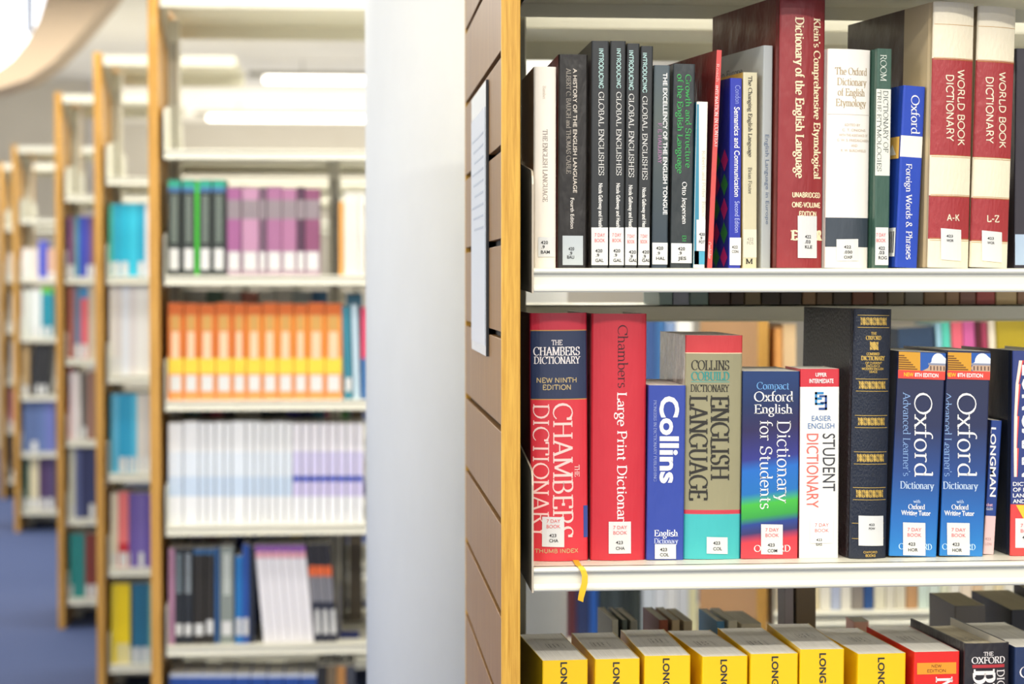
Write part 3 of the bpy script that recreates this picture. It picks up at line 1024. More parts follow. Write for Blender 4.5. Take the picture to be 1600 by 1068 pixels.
RD, NV = gl('#cf2b3c', 0.10), gl('#24304f', 0.08)
RT = gl('#c32338', 0.1)
b = lk('thick red and navy dictionary with huge pale sideways title, leftmost', (825, 922, 831, 920, 489), RD, depth=0.17, hard=True, bulge=0.007,
       bands=[(515.5, RT), (516.8, GLN), (623, NV), (624.4, GLN), (None, gl('#d5303c', 0.1))], side=gl('#8e1f2c'))
PW = M('#f2e9e4', 0.4)
b.text('THE', (861, 531, 879, 539), 'h', 'r', PW, 0.15)
b.text('CHAMBERS', (831, 542, 909, 555), 'h', 'r', PW, 0.16)
b.text('DICTIONARY', (832, 557, 909, 568), 'h', 'r', PW, 0.16)
GD2 = M('#c2ab78', 0.4)
b.text('NEW NINTH', (836, 590, 904, 597.5), 'h', 'm', GD2, 0.17)
b.text('EDITION', (846, 601, 894, 608.5), 'h', 'm', GD2, 0.17)
PK = M('#f7cfc6', 0.4)
b.text('DICTIONARY', (832, 630, 857, 842), 'v', 'r', PK, 0.13)
b.text('CHAMBERS', (864, 629, 895.5, 842), 'v', 'r', PK, 0.13)
b.text('THE', (899, 727, 907, 745), 'v', 'r', PK, 0.14)
b.rect((913, 791, 920, 841), M('#3a4c92', 0.4), nseg=2)
b.text('THUMB INDEX', (836, 858, 904, 864), 'h', 'm', GD2, 0.17)
b.sticker((847, 807, 881.5, 854), [('423', 858, 839, 11, 5), ('CHA', 858, 847, 14, 5)], day=811, tilt=0.03)
# yellow marker ribbon that hangs from this book over the shelf edge
rb = MB()
RY = M('#f0b81c', 0.45, 0.2)
path = [(2.20, .0009, 896), (2.15, .0009, 899), (2.106, .0010, 904), (2.1005, .0008, 907), (2.0975, -.003, 911), (2.0968, -.009, 914), (2.0962, -.017, 913.5), (2.0958, -.025, 910.5), (2.096, -.032, 908), (2.0965, -.0365, 907)]
pts = []
inv = Matrix.Translation(b.root.location) @ Euler(b.root.rotation_euler).to_matrix().to_4x4()
inv = inv.inverted()
for k, (Y_, zr, pxx) in enumerate(path):
    hw_ = 4.6 if k < 8 else 4.2
    row = []
    for sgn in (-1, 1):
        P = at(pxx + sgn * hw_, 890, Y_)
        P.z = ZL + zr - sgn * (0.0012 if k > 6 else 0)
        row.append(P)
    pts.append(row)
for k in range(len(pts) - 1):
    a, c = pts[k]
    d, e = pts[k + 1]
    fr_ = [inv @ p for p in (a, c, e, d)]
    rb.face(fr_, RY)
    rb.face([p + Vector((0, 0.0005, 0)) for p in reversed(fr_)], RY)
b.done()
ro = rb.build('ribbon_marker', b.root)
ro['label'] = 'yellow ribbon marker hanging over the shelf edge'

b = lk('thick plain red large-print dictionary, second on the middle shelf', (924, 1013.5, 923.5, 1009, 490), gl('#c92735', 0.1), depth=0.175, hard=True, bulge=0.006, side=gl('#c9505a'))
b.text('Chambers', (965.5, 507, 981, 606), 'v', 'r', M('#35131a'), 0.12)
b.text('Large Print Dictionary', (964.5, 612, 979.5, 826), 'v', 'r', M('#fbeee9'), 0.17)
b.sticker((951, 815, 986, 865), [('423', 962, 850, 11, 5), ('CHA', 962, 859, 14, 5)], day=821)
b.done()
b = lk('shorter royal blue dictionary with a bold white title', (1014, 1071.5, 1010, 1068, 602), gl('#2f459e', 0.12), depth=0.15)
b.text('Collins', (1031.5, 618, 1061.5, 756), 'v', 'r', WHITE, 0.3) if False else b.text('Collins', (1032, 619, 1060, 755), 'v', 'b', WHITE, 0.03)
b.text('PIONEERS IN DICTIONARY PUBLISHING', (1021.5, 625, 1026, 752), 'v', 'r', M('#a9b5de'), 0.13)
b.text('English', (1022, 828, 1059, 838), 'h', 'r', M('#eef0fb'), 0.17)
b.text('Dictionary', (1022, 841, 1059, 849), 'h', 'r', M('#c9d0ee'), 0.15)
b.sticker((1023, 850, 1056, 876), [('423', 1031, 861, 11, 5), ('COL', 1031, 869, 14, 5)])
b.done()
KH = gl('#97916f', 0.08)
b = lk('khaki, red and turquoise dictionary with a crumpled cover corner', (1070, 1164, 1068.5, 1157.5, 524), KH, depth=0.18, bulge=0.004,
       bands=[(551, gl('#cf3a3c', 0.2)), (552.5, M('#eecfa8')), (797, KH), (803.5, gl('#c93a48', 0.1)), (None, gl('#3fb3b4', 0.1))],
       side=grain_mat('crumpled_cover', '#5e4430', '#ded8cc', 55, (1, 1, 0.8), 0.25, 0.7, 0.8))
BK = M('#2b2821', 0.5)
b.text('COLLINS', (1079, 563, 1141, 578), 'h', 'r', BK, 0.13)
b.text('COBUILD', (1079, 581, 1141, 594), 'h', 'r', M('#2b8f88'), 0.17)
b.rect((1079, 596, 1141, 597), M('#45a49b'))
b.text('DICTIONARY', (1078, 601, 1140, 612), 'h', 'r', BK, 0.13)
b.text('ENGLISH', (1110.5, 618, 1140, 750), 'v', 'r', BK, 0.15)
b.text('LANGUAGE', (1077, 618, 1105, 782), 'v', 'r', BK, 0.15)
b.sticker((1104, 839, 1137, 865), [('423', 1114, 851, 11, 5), ('COL', 1114, 860, 14, 5)], tilt=0.03)
b.done()
H_ = 0.2
CM_ = ramp_mat('swirl_cover', [(0, '#d43a44'), (0.10, '#cf3440'), (0.15, '#2f2c63'), (0.2, '#1c3c8a'), (0.24, '#2f9a3c'), (0.31, '#41b53a'), (0.37, '#0d6cb4'), (0.5, '#1268bd'), (0.56, '#2a2f82'), (0.72, '#241c4e'), (0.86, '#0b2556'), (1, '#0a3268')], 'Z', 0.203, skew=-0.12)
b = lk('blue, green and red swirled student dictionary with white title', (1163, 1248, 1157.8, 1246.5, 580), CM_, depth=0.13, side=gl('#172c63'))
b.text('Compact', (1183, 597, 1232, 608), 'h', 'r', M('#6fa7dc'), 0.14)
b.text('Oxford', (1179, 612, 1238, 627), 'h', 'r', WHITE, 0.15)
b.text('English', (1179, 632, 1237, 646), 'h', 'r', WHITE, 0.15)
b.text('Dictionary', (1214, 656, 1234, 785), 'v', 'r', WHITE, 0.12)
b.text('for Students', (1188, 656, 1206, 796), 'v', 'r', WHITE, 0.13)
b.text('O', (1178, 852, 1189, 862), 'h', 'r', WHITE, 0.16)
b.text('RD', (1216, 852, 1235, 862), 'h', 'r', WHITE, 0.16)
b.sticker((1189, 819, 1222.6, 866), [('423', 1199, 854, 11, 5), ('COM', 1199, 863, 15, 5)], day=825, tilt=0.02)
b.done()
OW = gl('#eceae2', 0.03)
b = lk('white student dictionary with a red top and blue emblem', (1249.5, 1313, 1248.8, 1310, 576), OW, depth=0.075, side=gl('#c9343c'), bands=[(604, gl('#cf2f3a', 0.05)), (None, OW)])
b.text('UPPER', (1274, 582, 1292, 588), 'h', 'b', WHITE, 0.02)
b.text('INTERMEDIATE', (1264, 591.5, 1303, 598), 'h', 'b', WHITE, 0.02)
for (x0, y0, x1, y1, c_) in ((1273, 612, 1287, 615.5, '#2d86c0'), (1273, 612, 1276.5, 632, '#2d86c0'), (1273, 620.5, 1284, 624, '#2d86c0'), (1273, 629, 1287, 632, '#2d86c0'),
                             (1289, 617, 1292.5, 640, '#274a8c'), (1279, 636.5, 1292.5, 640, '#274a8c'), (1282, 627.5, 1292, 630.5, '#274a8c'), (1280, 617, 1292, 620, '#274a8c')):
    b.rect((x0, y0, x1, y1), M(c_), 0.0004, nseg=1)
b.text('EASIER', (1268, 649, 1299, 657), 'h', 's', M('#3b6ea8'), 0)
b.text('ENGLISH', (1262, 660.5, 1304, 669), 'h', 's', M('#3b6ea8'), 0)
b.text('STUDENT', (1285.5, 677, 1305.5, 767), 'v', 's', M('#3a3b40'), 0)
b.text('DICTIONARY', (1260, 677, 1279, 793), 'v', 's', M('#e0695c'), 0)
b.sticker((1266, 809, 1301, 848), [('423', 1275, 842 + 3, 9, 4), ('EAS', 1275, 849 + 3, 9, 4)], day=817, m=M('#f6f3ee', 0.4, 0.2))
b.done()
# Combined
LE = M('#182030', 0.4, 0.1, 0.22, 0, 520)
b = lk('tall navy leather-bound dictionary with gold ornament bands', (1336, 1398, 1329, 1388, 483), LE, depth=0.175, hard=True, bulge=0.006, twist=5.6, side=M('#201f22', 0.42, 0.2, 0.3, 0, 420), Yf=YL - 0.012, over=0.004)
for i, y in enumerate((492.5, 592, 649, 706, 762)):
    dx = -2.4 * (y - 492) / 100
    b.text('****', (1345 + dx, y + 3.5, 1388 + dx, y + 16), 'h', 'r', GOLD, 0.10)
    for yy in (y, y + 19):
        b.rect((1341 + dx, yy, 1393 + dx, yy + 0.8), GOLD)
b.rect((1333, 818, 1383, 818.7), GOLD)
b.rect((1333, 842, 1383, 842.7), GOLD)
b.text('THE', (1361, 519, 1370, 523), 'h', 'r', GOLD, 0.2)
b.text('OXFORD', (1353, 525, 1378, 531), 'h', 'r', GOLD, 0.2)
b.text('*', (1359, 534, 1373, 547), 'h', 'r', GOLD, 0.18)
b.text('COMBINED', (1354, 551, 1375, 555), 'h', 'r', GOLD, 0.2)
b.text('DICTIONARY', (1346, 556.5, 1384, 563), 'h', 'r', GOLD, 0.2)
for t_, a_, c_, y in (('OF CURRENT', 1352, 1379, 569), ('ENGLISH &', 1353, 1376, 573.5), ('MODERN ENGLISH', 1347, 1382, 578), ('USAGE', 1358, 1371, 582.5)):
    b.text(t_, (a_, y - 3.3, c_, y), 'h', 'm', GOLD, 0.18)
b.text('OXFORD', (1349, 862, 1371, 865), 'h', 'm', GOLD, 0.2)
b.text('BOOKS', (1352, 867, 1368, 870.5), 'h', 'm', GOLD, 0.2)
b.sticker((1342, 806, 1381.5, 853), [('423', 1357, 822, 9, 3.6), ('POW', 1357, 828, 10, 3.6)], tilt=0.02)
b.done()
# Advanced learners (two copies)
for i, (q, dx, lab) in enumerate((((1404, 1479, 1389, 1463.5, 551), 0, 'left one of two identical blue learner dictionaries with dome picture'),
                                  ((1483.5, 1546, 1468.3, 1536, 549), 69, 'right one of two identical blue learner dictionaries with dome picture'))):
    AM = ramp_mat('navy_to_blue_cover', [(0, '#1d7cc4'), (0.2, '#1a68b4'), (0.45, '#1c4486'), (0.7, '#1d274e'), (1, '#1f2545')], 'Z', 0.21)
    b = lk(lab, q, AM, depth=0.155, twist=2, side=gl('#1a2440'), Yf=YL - 0.004, group='identical blue learner dictionaries')
    mbp = MB()
    hx = q[0] + 34
    xr = q[1] - .7
    b.rect((q[0], 552, hx, 581), M('#d79c2d', 0.4), 0.0002, mbp, 2)
    for k in range(7):
        b.rect((q[0] - .5, 557 + k * 3.4, q[0] + 9 + k * 3.4, 558.9 + k * 3.4), M('#7a4f1c', 0.5), 0.00035, mbp, 1)
    b.rect((hx, 552, xr, 581), M('#2a5ba8', 0.4), 0.0002, mbp, 2)
    cx_ = xr - 12
    dome = [(cx_ - 13, 568)] + [(cx_ + 11 * math.cos(math.radians(a)), 566 + 14 * -math.sin(math.radians(a))) for a in range(180, 20, -20)] + [(xr, 560), (xr, 568)]
    b.put(mbp, [(x, max(552.3, y)) for x, y in dome][::-1], M('#dde3ea', 0.4), 0.0004)
    b.rect((cx_ - 16, 568, xr, 571), M('#8d93a5', 0.4), 0.0005, mbp, 2)
    b.put(mbp, [(hx + 2, 581), (min(hx + 12, cx_ - 16), 576), (cx_ - 14, 571), (xr, 570.5), (xr, 581)], M('#c9a88a', 0.4), 0.0004)
    for k in range(5):
        b.rect((cx_ - 13 + k * 5.2, 572.5, cx_ - 11 + k * 5.2, 579), M('#6d5348', 0.4), 0.0006, mbp, 1)
    mbp.build('cover_picture', b.root)
    b.rect((q[0] - 1, 580.5, q[1] - 1.2, 593.5), M('#e2493c', 0.4), 0.0007, None, 3)
    x0 = 1412 + dx * (1 if not i else .985)
    b.text('NEW', (x0, 584, x0 + 15, 590), 'h', 'b', M('#f6c62e'), 0.02, 0.001)
    b.text('8TH EDITION', (x0 + 17, 584, x0 + 54, 590), 'h', 'b', WHITE, 0.02, 0.001)
    b.text('Oxford', (1429 + dx * (.985), 614, 1456 + dx * .985, 747), 'v', 'r', WHITE, 0.13)
    b.text("Advanced Learner's", (1411 + dx * .95, 615, 1422 + dx * .95, 746), 'v', 'r', M('#8fb2e0'), 0.11)
    x1 = 1406 + dx * .985
    b.text('Dictionary', (x1, 754, x1 + 53, 765), 'h', 'r', M('#c9dcf2'), 0.13)
    b.text('with', (x1 + 21, 782, x1 + 32, 787), 'h', 'r', M('#c9dcf2'), 0.14)
    b.text('Oxford', (x1 + 13, 789.5, x1 + 39, 797), 'h', 'r', WHITE, 0.17)
    b.text('Writing Tutor', (x1 + 2, 799, x1 + 48, 806.5), 'h', 'b', WHITE, 0.02)
    b.text('O', (x1 - 2, 851, x1 + 7, 860), 'h', 'r', M('#bfe0f4'), 0.15)
    b.text('RD', (x1 + 37, 851, x1 + 50, 860), 'h', 'r', M('#bfe0f4'), 0.15)
    xs_ = 1410.5 + dx * 1.0
    b.sticker((xs_, 818, xs_ + 35, 874), [('423', xs_ + 8, 854, 11, 5), ('HOR', xs_ + 8, 863, 15, 5)], day=826)
    b.done()
b = lk('small leaning blue and pink pocket dictionary, behind the blue pair', (1548, 1567, 1536, 1553, 657), gl('#1f3f8a', 0.1), depth=0.075, bands=[(806, gl('#1f3f8a', 0.1)), (None, gl('#ecc6c4', 0.1))], side=gl('#1b2f66'), Yf=YL + 0.012)
b.text('LONGMAN', (1545, 669, 1557, 775), 'v', 'm', WHITE, 0.22) if False else b.text('LONGMAN', (1546.5, 668, 1556, 776), 'v', 'b', WHITE, 0.02)
b.text('ocket', (1537.5, 786, 1551, 791), 'h', 'b', M('#e6b6c6'), 0.02)
b.text('NGLISH', (1537.5, 793, 1551, 797), 'h', 's', WHITE, 0)
b.text('423', (1539, 840, 1548, 844), 'h', 's', M('#b09a9a'), 0)
b.text('LON', (1539, 848, 1549, 852), 'h', 's', M('#b09a9a'), 0)
b.done()
b = lk('cream thin book edge peeping above the pocket dictionary', (1549, 1556, 1542, 1548.5, 588), gl('#e5ddc4', 0.02), depth=0.08, side=gl('#8a5a34'), Yf=YL + 0.125)
b.rect((1546, 629, 1553, 640), M('#55524a'), nseg=1)
b.done()
b = lk('large navy and red dictionary cut off by the right picture edge', (1583, 1662, 1580, 1656, 548), gl('#2a3a78', 0.1), depth=0.17, hard=True, bulge=0.003, side=gl('#171d2c', 0.1), Yf=YL - 0.004,
       bands=[(788, gl('#2a3a78', 0.1)), (None, gl('#d8423f', 0.2))], twist=2)
curve = [(1592, 563), (1587, 600), (1585, 650), (1584.5, 700), (1585, 745)]
for (p_, q_) in zip(curve, curve[1:]):
    b.put(b.let, [(p_[0], p_[1]), (p_[0] + 5, p_[1]), (q_[0] + 4, q_[1]), (q_[0], q_[1])][::-1], M('#f0d9c9'), 0.0004)
    b.put(b.let, [(p_[0] + 5, p_[1]), (p_[0] + 7.5, p_[1]), (q_[0] + 5, q_[1]), (q_[0] + 4, q_[1])][::-1], M('#d8423f'), 0.0004)
b.text('LONGMAN', (1598, 570, 1630, 745), 'v', 'b', WHITE, 0.03)
b.text('DICTIONARY', (1583.5, 753, 1640, 759), 'h', 'b', WHITE, 0.01)
b.text('OF ENGLISH', (1583.5, 762, 1635, 768), 'h', 'b', WHITE, 0.01)
b.text('LANGUAGE', (1583.5, 771, 1630, 777), 'h', 'b', WHITE, 0.01)
b.text('AND CULTURE', (1583.5, 780, 1640, 786), 'h', 'b', WHITE, 0.01)
b.put(b.let, [(1588, 789), (1625, 789), (1600, 812)][::-1], M('#f2c23a'), 0.0005)
b.sticker((1587, 810, 1625, 856), [('423', 1597, 842, 11, 5)], day=818)
b.done()

# ------------------------------------------------------------------ bottom shelf
GB = 'yellow dictionaries on the bottom shelf'
YE = M('#f5c70a', 0.4, 0.25)
ordn = ['first', 'second', 'third', 'fourth', 'fifth', 'sixth', 'seventh', 'eighth', 'ninth', 'tenth', 'eleventh', 'twelfth', 'thirteenth', 'fourteenth', 'fifteenth', 'sixteenth', 'seventeenth', 'eighteenth', 'nineteenth', 'twentieth', 'twenty-first', 'twenty-second', 'twenty-third', 'twenty-fourth', 'twenty-fifth', 'twenty-sixth']
STAMP = M('#8d887c', 0.7)
GREYP = grain_mat('pale_page_edges', '#d6d1c5', '#eae6dc', 60, (14, 0.12, 0.4), 0.8, 0, 0.15)


def stamp(b, seed):
    rr = random.Random(seed)
    m_ = MB()
    z = b.ph + 0.0003
    cx0, cy0 = rr.uniform(-.006, .006), 0.075 + rr.uniform(-.012, .018)
    w_, h_ = 0.020, 0.026
    def ln(x0, y0, x1, y1):
        m_.face([(cx0 + x0, cy0 + y0, z), (cx0 + x1, cy0 + y0, z), (cx0 + x1, cy0 + y1, z), (cx0 + x0, cy0 + y1, z)], STAMP)
    t = 0.0005
    ln(-w_ / 2, -h_ / 2, w_ / 2, -h_ / 2 + t); ln(-w_ / 2, h_ / 2, w_ / 2, h_ / 2 + t)
    ln(-w_ / 2, -h_ / 2, -w_ / 2 + t, h_ / 2); ln(w_ / 2, -h_ / 2, w_ / 2 + t, h_ / 2)
    for k in range(3):
        for j in range(4):
            if rr.random() < .8:
                ln(-w_ / 2 + .003 + k * .005, -h_ / 2 + .003 + j * .0055, -w_ / 2 + .0045 + k * .005, -h_ / 2 + .007 + j * .0055)
    m_.build('library_stamp', b.root)


yl = [((847.5, 919, 846, 917, 1031), 881, 1034, 5), ((930, 1000, 928, 998, 1029), 963, 1034, 3.5), ((1007.5, 1079, 1005, 1077, 1024), 1041, 1028, 2.2), ((1097.5, 1169, 1094, 1165, 1025), 1131, 1030, 5.2),
      ((1173, 1247.5, 1170, 1244, 1021), 1211, 1025, 3), ((1250.5, 1319.5, 1247, 1316, 1014), 1285.5, 1020, 1.5), ((1341, 1416, 1336, 1411, 1021), 1377, 1027, 5.2)]
for i, (q, tx, ty, tw_) in enumerate(yl):
    q = (q[0], q[1], q[2] - 0, q[3], q[4])
    b = Book('book', ordn[i] + ' yellow dictionary from the left on the lowest visible shelf', q, ZB, YM + 0.035, 0.165, YE, group=GB, twist=tw_ - 1, side=YE, page=GREYP)
    b.text('LONGMAN', (tx - 5, ty, tx + 5, ty + 84), 'v', 'b', M('#2c2c30'), 0.025)
    b.done()
    stamp(b, i)
RED = M('#e4281e', 0.4, 0.25)
b = Book('book', 'bright red dictionary right of the yellow row on the lowest visible shelf', (1429, 1500, 1424, 1495, 1018), ZB, YM + 0.035, 0.165, RED, group='books right of the yellow dictionaries', twist=3.5, side=RED, page=GREYP)
b.rect((1433, 1035, 1494, 1053), M('#f09a2a', 0.4), 0.0003)
b.text('NEW', (1455, 1038, 1471, 1042.5), 'h', 'm', M('#5a2a10'), 0.15)
b.text('EDITION', (1448, 1045.5, 1478, 1050), 'h', 'm', M('#5a2a10'), 0.15)
b.text('NEW', (1462, 1058, 1488, 1125), 'v', 'r', PW, 0.16)
b.done(); stamp(b, 21)
BL = gl('#2a2628', 0.3)
b = Book('book', 'black jacketed dictionary with tan pages, right of the red one', (1509, 1579, 1505, 1575, 1005), ZB, YM + 0.03, 0.17, BL, group='books right of the yellow dictionaries', twist=4.5, side=BL, page=PAGEO, hard=True, bulge=0.003, over=0.008)
b.text('THE', (1537, 1018, 1552, 1024), 'h', 'r', PW, 0.17)
b.text('OXFORD', (1519, 1026, 1571, 1036), 'h', 'r', PW, 0.18)
b.rect((1520, 1038, 1570, 1043), M('#b5343a'), 0.0004)
b.text('BIG', (1522, 1046, 1554, 1105), 'v', 'r', PW, 0.2)
b.text('DICTIONARY', (1558, 1046, 1570, 1150), 'v', 'r', PW, 0.15)
b.done(); stamp(b, 22)
b = Book('book', 'navy dictionary cut off at the lower right corner', (1586, 1655, 1583, 1651, 1010), ZB, YM + 0.035, 0.16, gl('#27375c', 0.15), group='books right of the yellow dictionaries', twist=3, page=GREYP)
b.text('C', (1592, 1040, 1612, 1058), 'h', 'r', PW, 0.14)
b.done()

# ------------------------------------------------------------------ plain blurred books
BCOUNT = {}


def to_px(X, _y, Y):
    d = RC.transposed() @ (Vector((X, Y, EYE.z)) - EYE)
    return 800 + F * d.x / -d.z




def far_book(x0, x1, yt, zb, Yf, c, desc, where, group, depth=None, bands=None, label=False, lean=0, side=None, text=None, twist=0, page=None, zoff=0):
    """books of the blurred rows: cover, pages, optional white call label and lettering"""
    for XS_, YR_ in XSHELF:
        if abs(Yf - YR_ - 0.2) < 0.35 and YR_ > 4:
            pmin = to_px(XS_ + 0.0015, 438, Yf)
            if x0 < pmin and x1 < pmin + 40:
                x1 = max(x1, pmin + (x1 - x0) * 0.7)
                x0 = pmin
    k = (desc, where)
    BCOUNT[k] = BCOUNT.get(k, 0) + 1
    sp = M(c, 0.5, 0.1)
    bd = [(y, M(h_, 0.5, 0.1)) for y, h_ in bands] if bands else None
    b = Book('book', '', (x0 + lean, x1 + lean, x0, x1, yt), zb, Yf, depth or random.uniform(0.14, 0.19), sp, group=group, bands=bd, side=side and M(side, 0.5) or None, simple=True, twist=twist, page=page)
    for XS_, YR_ in XSHELF:
        if abs(Yf - YR_ - 0.2) < 0.35 and YR_ > 4:
            lo_ = XS_ + 0.0012 + b.W / 2 + abs(b.H * math.sin(b.root.rotation_euler.y)) * (1 if lean < 0 else 0)
            if b.root.location.x < lo_ and b.root.location.x > XS_ - 0.05:
                b.root.location.x = lo_
    pk = (round(zb, 3), round(Yf, 2))
    if lean == 0 and twist == 0:
        if pk in XPREV and XPREV[pk] - 0.022 < b.root.location.x - b.W / 2 < XPREV[pk] + 0.0002:
            b.root.location.x = XPREV[pk] + 0.0002 + b.W / 2
        XPREV[pk] = b.root.location.x + b.W / 2
    b.key = k
    b.idx = BCOUNT[k]
    PENDING.append(b)
    if text:
        for y0, y1, h_ in text:
            xm = (x0 + x1) / 2 + lean * (1 - ((y0 + y1) / 2 - yt) / (b.ybot - yt))
            w_ = (x1 - x0) * 0.26
            n = max(2, int((y1 - y0) / 5))
            for j in range(n):
                ya_ = y0 + (y1 - y0) * j / n
                b.rect((xm - w_, ya_, xm + w_, ya_ + (y1 - y0) / n * 0.62), M(h_), 0.0006, nseg=1)
    if label:
        if label == 'auto':
            label = (b.ybot - (b.ybot - yt) * 0.2, b.ybot - 1)
        y0, y1 = label
        m_ = MB()
        xs_ = (x1 - x0) * 0.14
        b.rect((x0 + xs_, y0, x1 - xs_, y1), STICK, 0.001, m_, 1)
        m_.build('spine_label', b.root)
    b.done()
    return b


PENDING = []
XPREV = {}


def flush():
    for b in PENDING:
        desc, where = b.key
        n = BCOUNT[b.key]
        if n == 1:
            lab = f'{desc} {where}'
        else:
            lab = f'{ordn[b.idx - 1]} {desc} from left {where}'
        b.root['label'] = lab


def lv(i, Yf=0):
    return EYE.z + LEVELS[i] + 0.0004


YD = 5.13
WD = 'on {} shelf, nearest blurred bookcase'
W1, W2, W3, W4, W5 = (WD.format(s_) for s_ in ('upper filled', 'second filled', 'third filled', 'fourth filled', 'lowest'))
GRP = 'books in the nearest blurred bookcase'
# level 1
for i, (a, c) in enumerate(((262, 282), (285, 304.5), (311, 330), (332, 352))):
    far_book(a, c, 281, lv(1), YD, '#2c3836', 'black green-topped book', W1, GRP, bands=[(292, '#2fae92'), (300, '#3a6a9a'), (None, '#2b3330')], label=(388, 421), text=[(306, 380, '#7d8a80')])
far_book(305, 310.5, 283, lv(1), YD, '#3fc02e', 'bright green thin book', W1, GRP)
for (a, c, h_) in ((355, 376, '#9c5c8c'), (378, 404, '#b888a6'), (405, 415.5, '#6a5064'), (417, 440, '#a0688e'), (441, 463, '#a87094'), (464, 476, '#4f3048'), (477, 500, '#864a6c')):
    far_book(a, c, 293 + random.uniform(-1, 2), lv(1), YD, h_, 'mauve volume', W1, GRP, bands=[(312, h_), (342, '#8c8086'), (392, h_), (None, '#b09aa6')], label=(394, 421))
far_book(524, 529, 305, lv(1), YD, '#25231f', 'black thin book', W1, GRP)
far_book(529.5, 537, 315, lv(1), YD, '#e3a352', 'amber book', W1, GRP)
for a in (539, 549, 560):
    far_book(a, a + 9, 300, lv(1), YD, '#e4e2da', 'off-white journal', W1, GRP)
# level 2: orange volumes
oe = [262, 287, 311, 337, 363, 385, 410, 434, 459, 481, 508, 535]
for i, (a, c) in enumerate(zip(oe, oe[1:])):
    oc = '#e0792a' if i < 5 else '#ea8f34'
    b = far_book(a + .5, c - .8, 473 + (i % 3), lv(2), YD, oc, 'orange volume', W2, 'orange volumes', bands=[(492, '#d0651f'), (559, oc), (583, '#f2d042'), (None, '#ef9a55')], label=(586, 611), depth=0.17)
    m_ = MB()
    b.rect((a + 6, 518, c - 7, 560), M('#f0c9a4'), 0.0008, m_, 1)
    b.rect((a + 5, 492, c - 6, 516), M('#c99a52'), 0.0008, m_, 1)
    m_.build('title_panel', b.root)
far_book(538, 551, 478, lv(2), YD, '#2f7f93', 'teal leaning book', W2, GRP, lean=-4, label=(590, 611))
far_book(553, 562, 476, lv(2), YD, '#bfd6e4', 'pale blue leaning book', W2, GRP, lean=-4)
far_book(564, 575, 480, lv(2), YD, '#d04a6c', 'crimson book', W2, GRP, bands=[(560, '#d6486a'), (None, '#3f6fa6')])
# level 3: white journals
x = 262
ws = [23, 2.6, 22, 2.4, 20, 18, 20, 22, 23, 17, 15, 14, 13]
k = 0
for w_ in (24, 25, 12, 13, 14, 12, 22, 13, 12, 11, 12, 13, 12):
    far_book(x + .8, x + w_ - .9, 658 + random.uniform(0, 3), lv(3), YD, '#eceef0', 'white journal', W3, 'white journals', bands=[(706, '#eef0f1'), (744, '#dfe8f1'), (775, '#c6d8ec'), (None, '#eef0f2')], depth=0.18)
    x += w_
for a in range(8):
    far_book(x + .8, x + 14 - 1.0, 661, lv(3), YD, '#e6e4ee', 'blue-banded lavender journal', W3, 'lavender journals', bands=[(705, '#eceaf0'), (743, '#cfcaea'), (752, '#3c52b6'), (775, '#cdc6ea'), (None, '#eef0f4')], depth=0.18)
    x += 14
# level 4
for (a, c, yt, h_, d_, kw) in ((262, 271, 856, '#b98aa8', 'mauve thin book', {}),
                               (272, 285.5, 856, '#22272e', 'black lettered book', dict(text=[(865, 928, '#8a9ca4')], label=(974, 992))),
                               (287, 301, 856, '#22272e', 'black lettered book', dict(text=[(865, 928, '#aab4ba')], label=(974, 992))),
                               (302.5, 320, 857, '#25221d', 'blue-topped brown book', dict(bands=[(866, '#2c5c8a'), (None, '#28241e')], label=(974, 992))),
                               (321, 335, 857, '#2b251c', 'blue-topped brown book', dict(bands=[(866, '#2c5c8a'), (None, '#28241e')], label=(968, 990))),
                               (336, 342, 855, '#2b5c92', 'blue thin book', {}),
                               (344, 365, 853, '#87908a', 'grey-green book', dict(text=[(865, 930, '#d5dcd6')], label=(970, 992))),
                               (368, 378.5, 868, '#1f76bc', 'bright blue book', dict(label=(965, 992))),
                               (379, 389, 850, '#2450a2', 'cobalt book', dict(label=(965, 992))),
                               (390, 398, 854, '#232a3a', 'navy thin book', {})):
    far_book(a, c, yt, lv(4), YD, h_, d_, W4, GRP, **kw)
x = 412
for i in range(6):
    far_book(x, x + 12.6, 852, lv(4), YD, '#eae4ea', 'violet-topped leaning white booklet', W4, 'white leaning booklets', lean=-14, bands=[(862, '#8c56a8'), (872, '#e2a6b4'), (None, '#eceaee')])
    x += 13.2
for i in range(3):
    far_book(x, x + 11.5, 850, lv(4), YD, '#2d2e38', 'orange-patched leaning charcoal book', W4, 'charcoal leaning books', lean=-12, bands=[(884, '#26252c'), (900, '#e86a35'), (940, '#7f7f86'), (None, '#2b2e3e')], label=(952, 990))
    x += 12.2
be = empty('bookend', (at(535, 990, YD).x, YD + 0.05, lv(4)))
tag(be, 'dark blue steel bookend after the charcoal books', 'bookend')
m = MB(); m.box(-0.009, -0.006, 0, 0.10, 0, 0.14, M('#2a3c8a', 0.4), 0.0008); m.build('upright_plate', be)
m = MB(); m.box(-0.0055, 0.045, 0, 0.10, 0, 0.0015, M('#2a3c8a', 0.4)); m.build('base_plate', be)
# lowest level, tops only
x = 262
for i in range(9):
    far_book(x, x + 25, 1052, lv(5), YD, '#2b57a8', 'blue bound journal', W5, 'blue bound journals', bands=[(1058, '#c9d3e8'), (None, '#2450a4')])
    x += 26
for i, h_ in enumerate(('#2a2a2c', '#7a6a52', '#c28a4c', '#4a4e58')):
    far_book(x, x + 14, 1040, lv(5), YD, h_, 'dim brown book', W5, GRP)
    x += 15

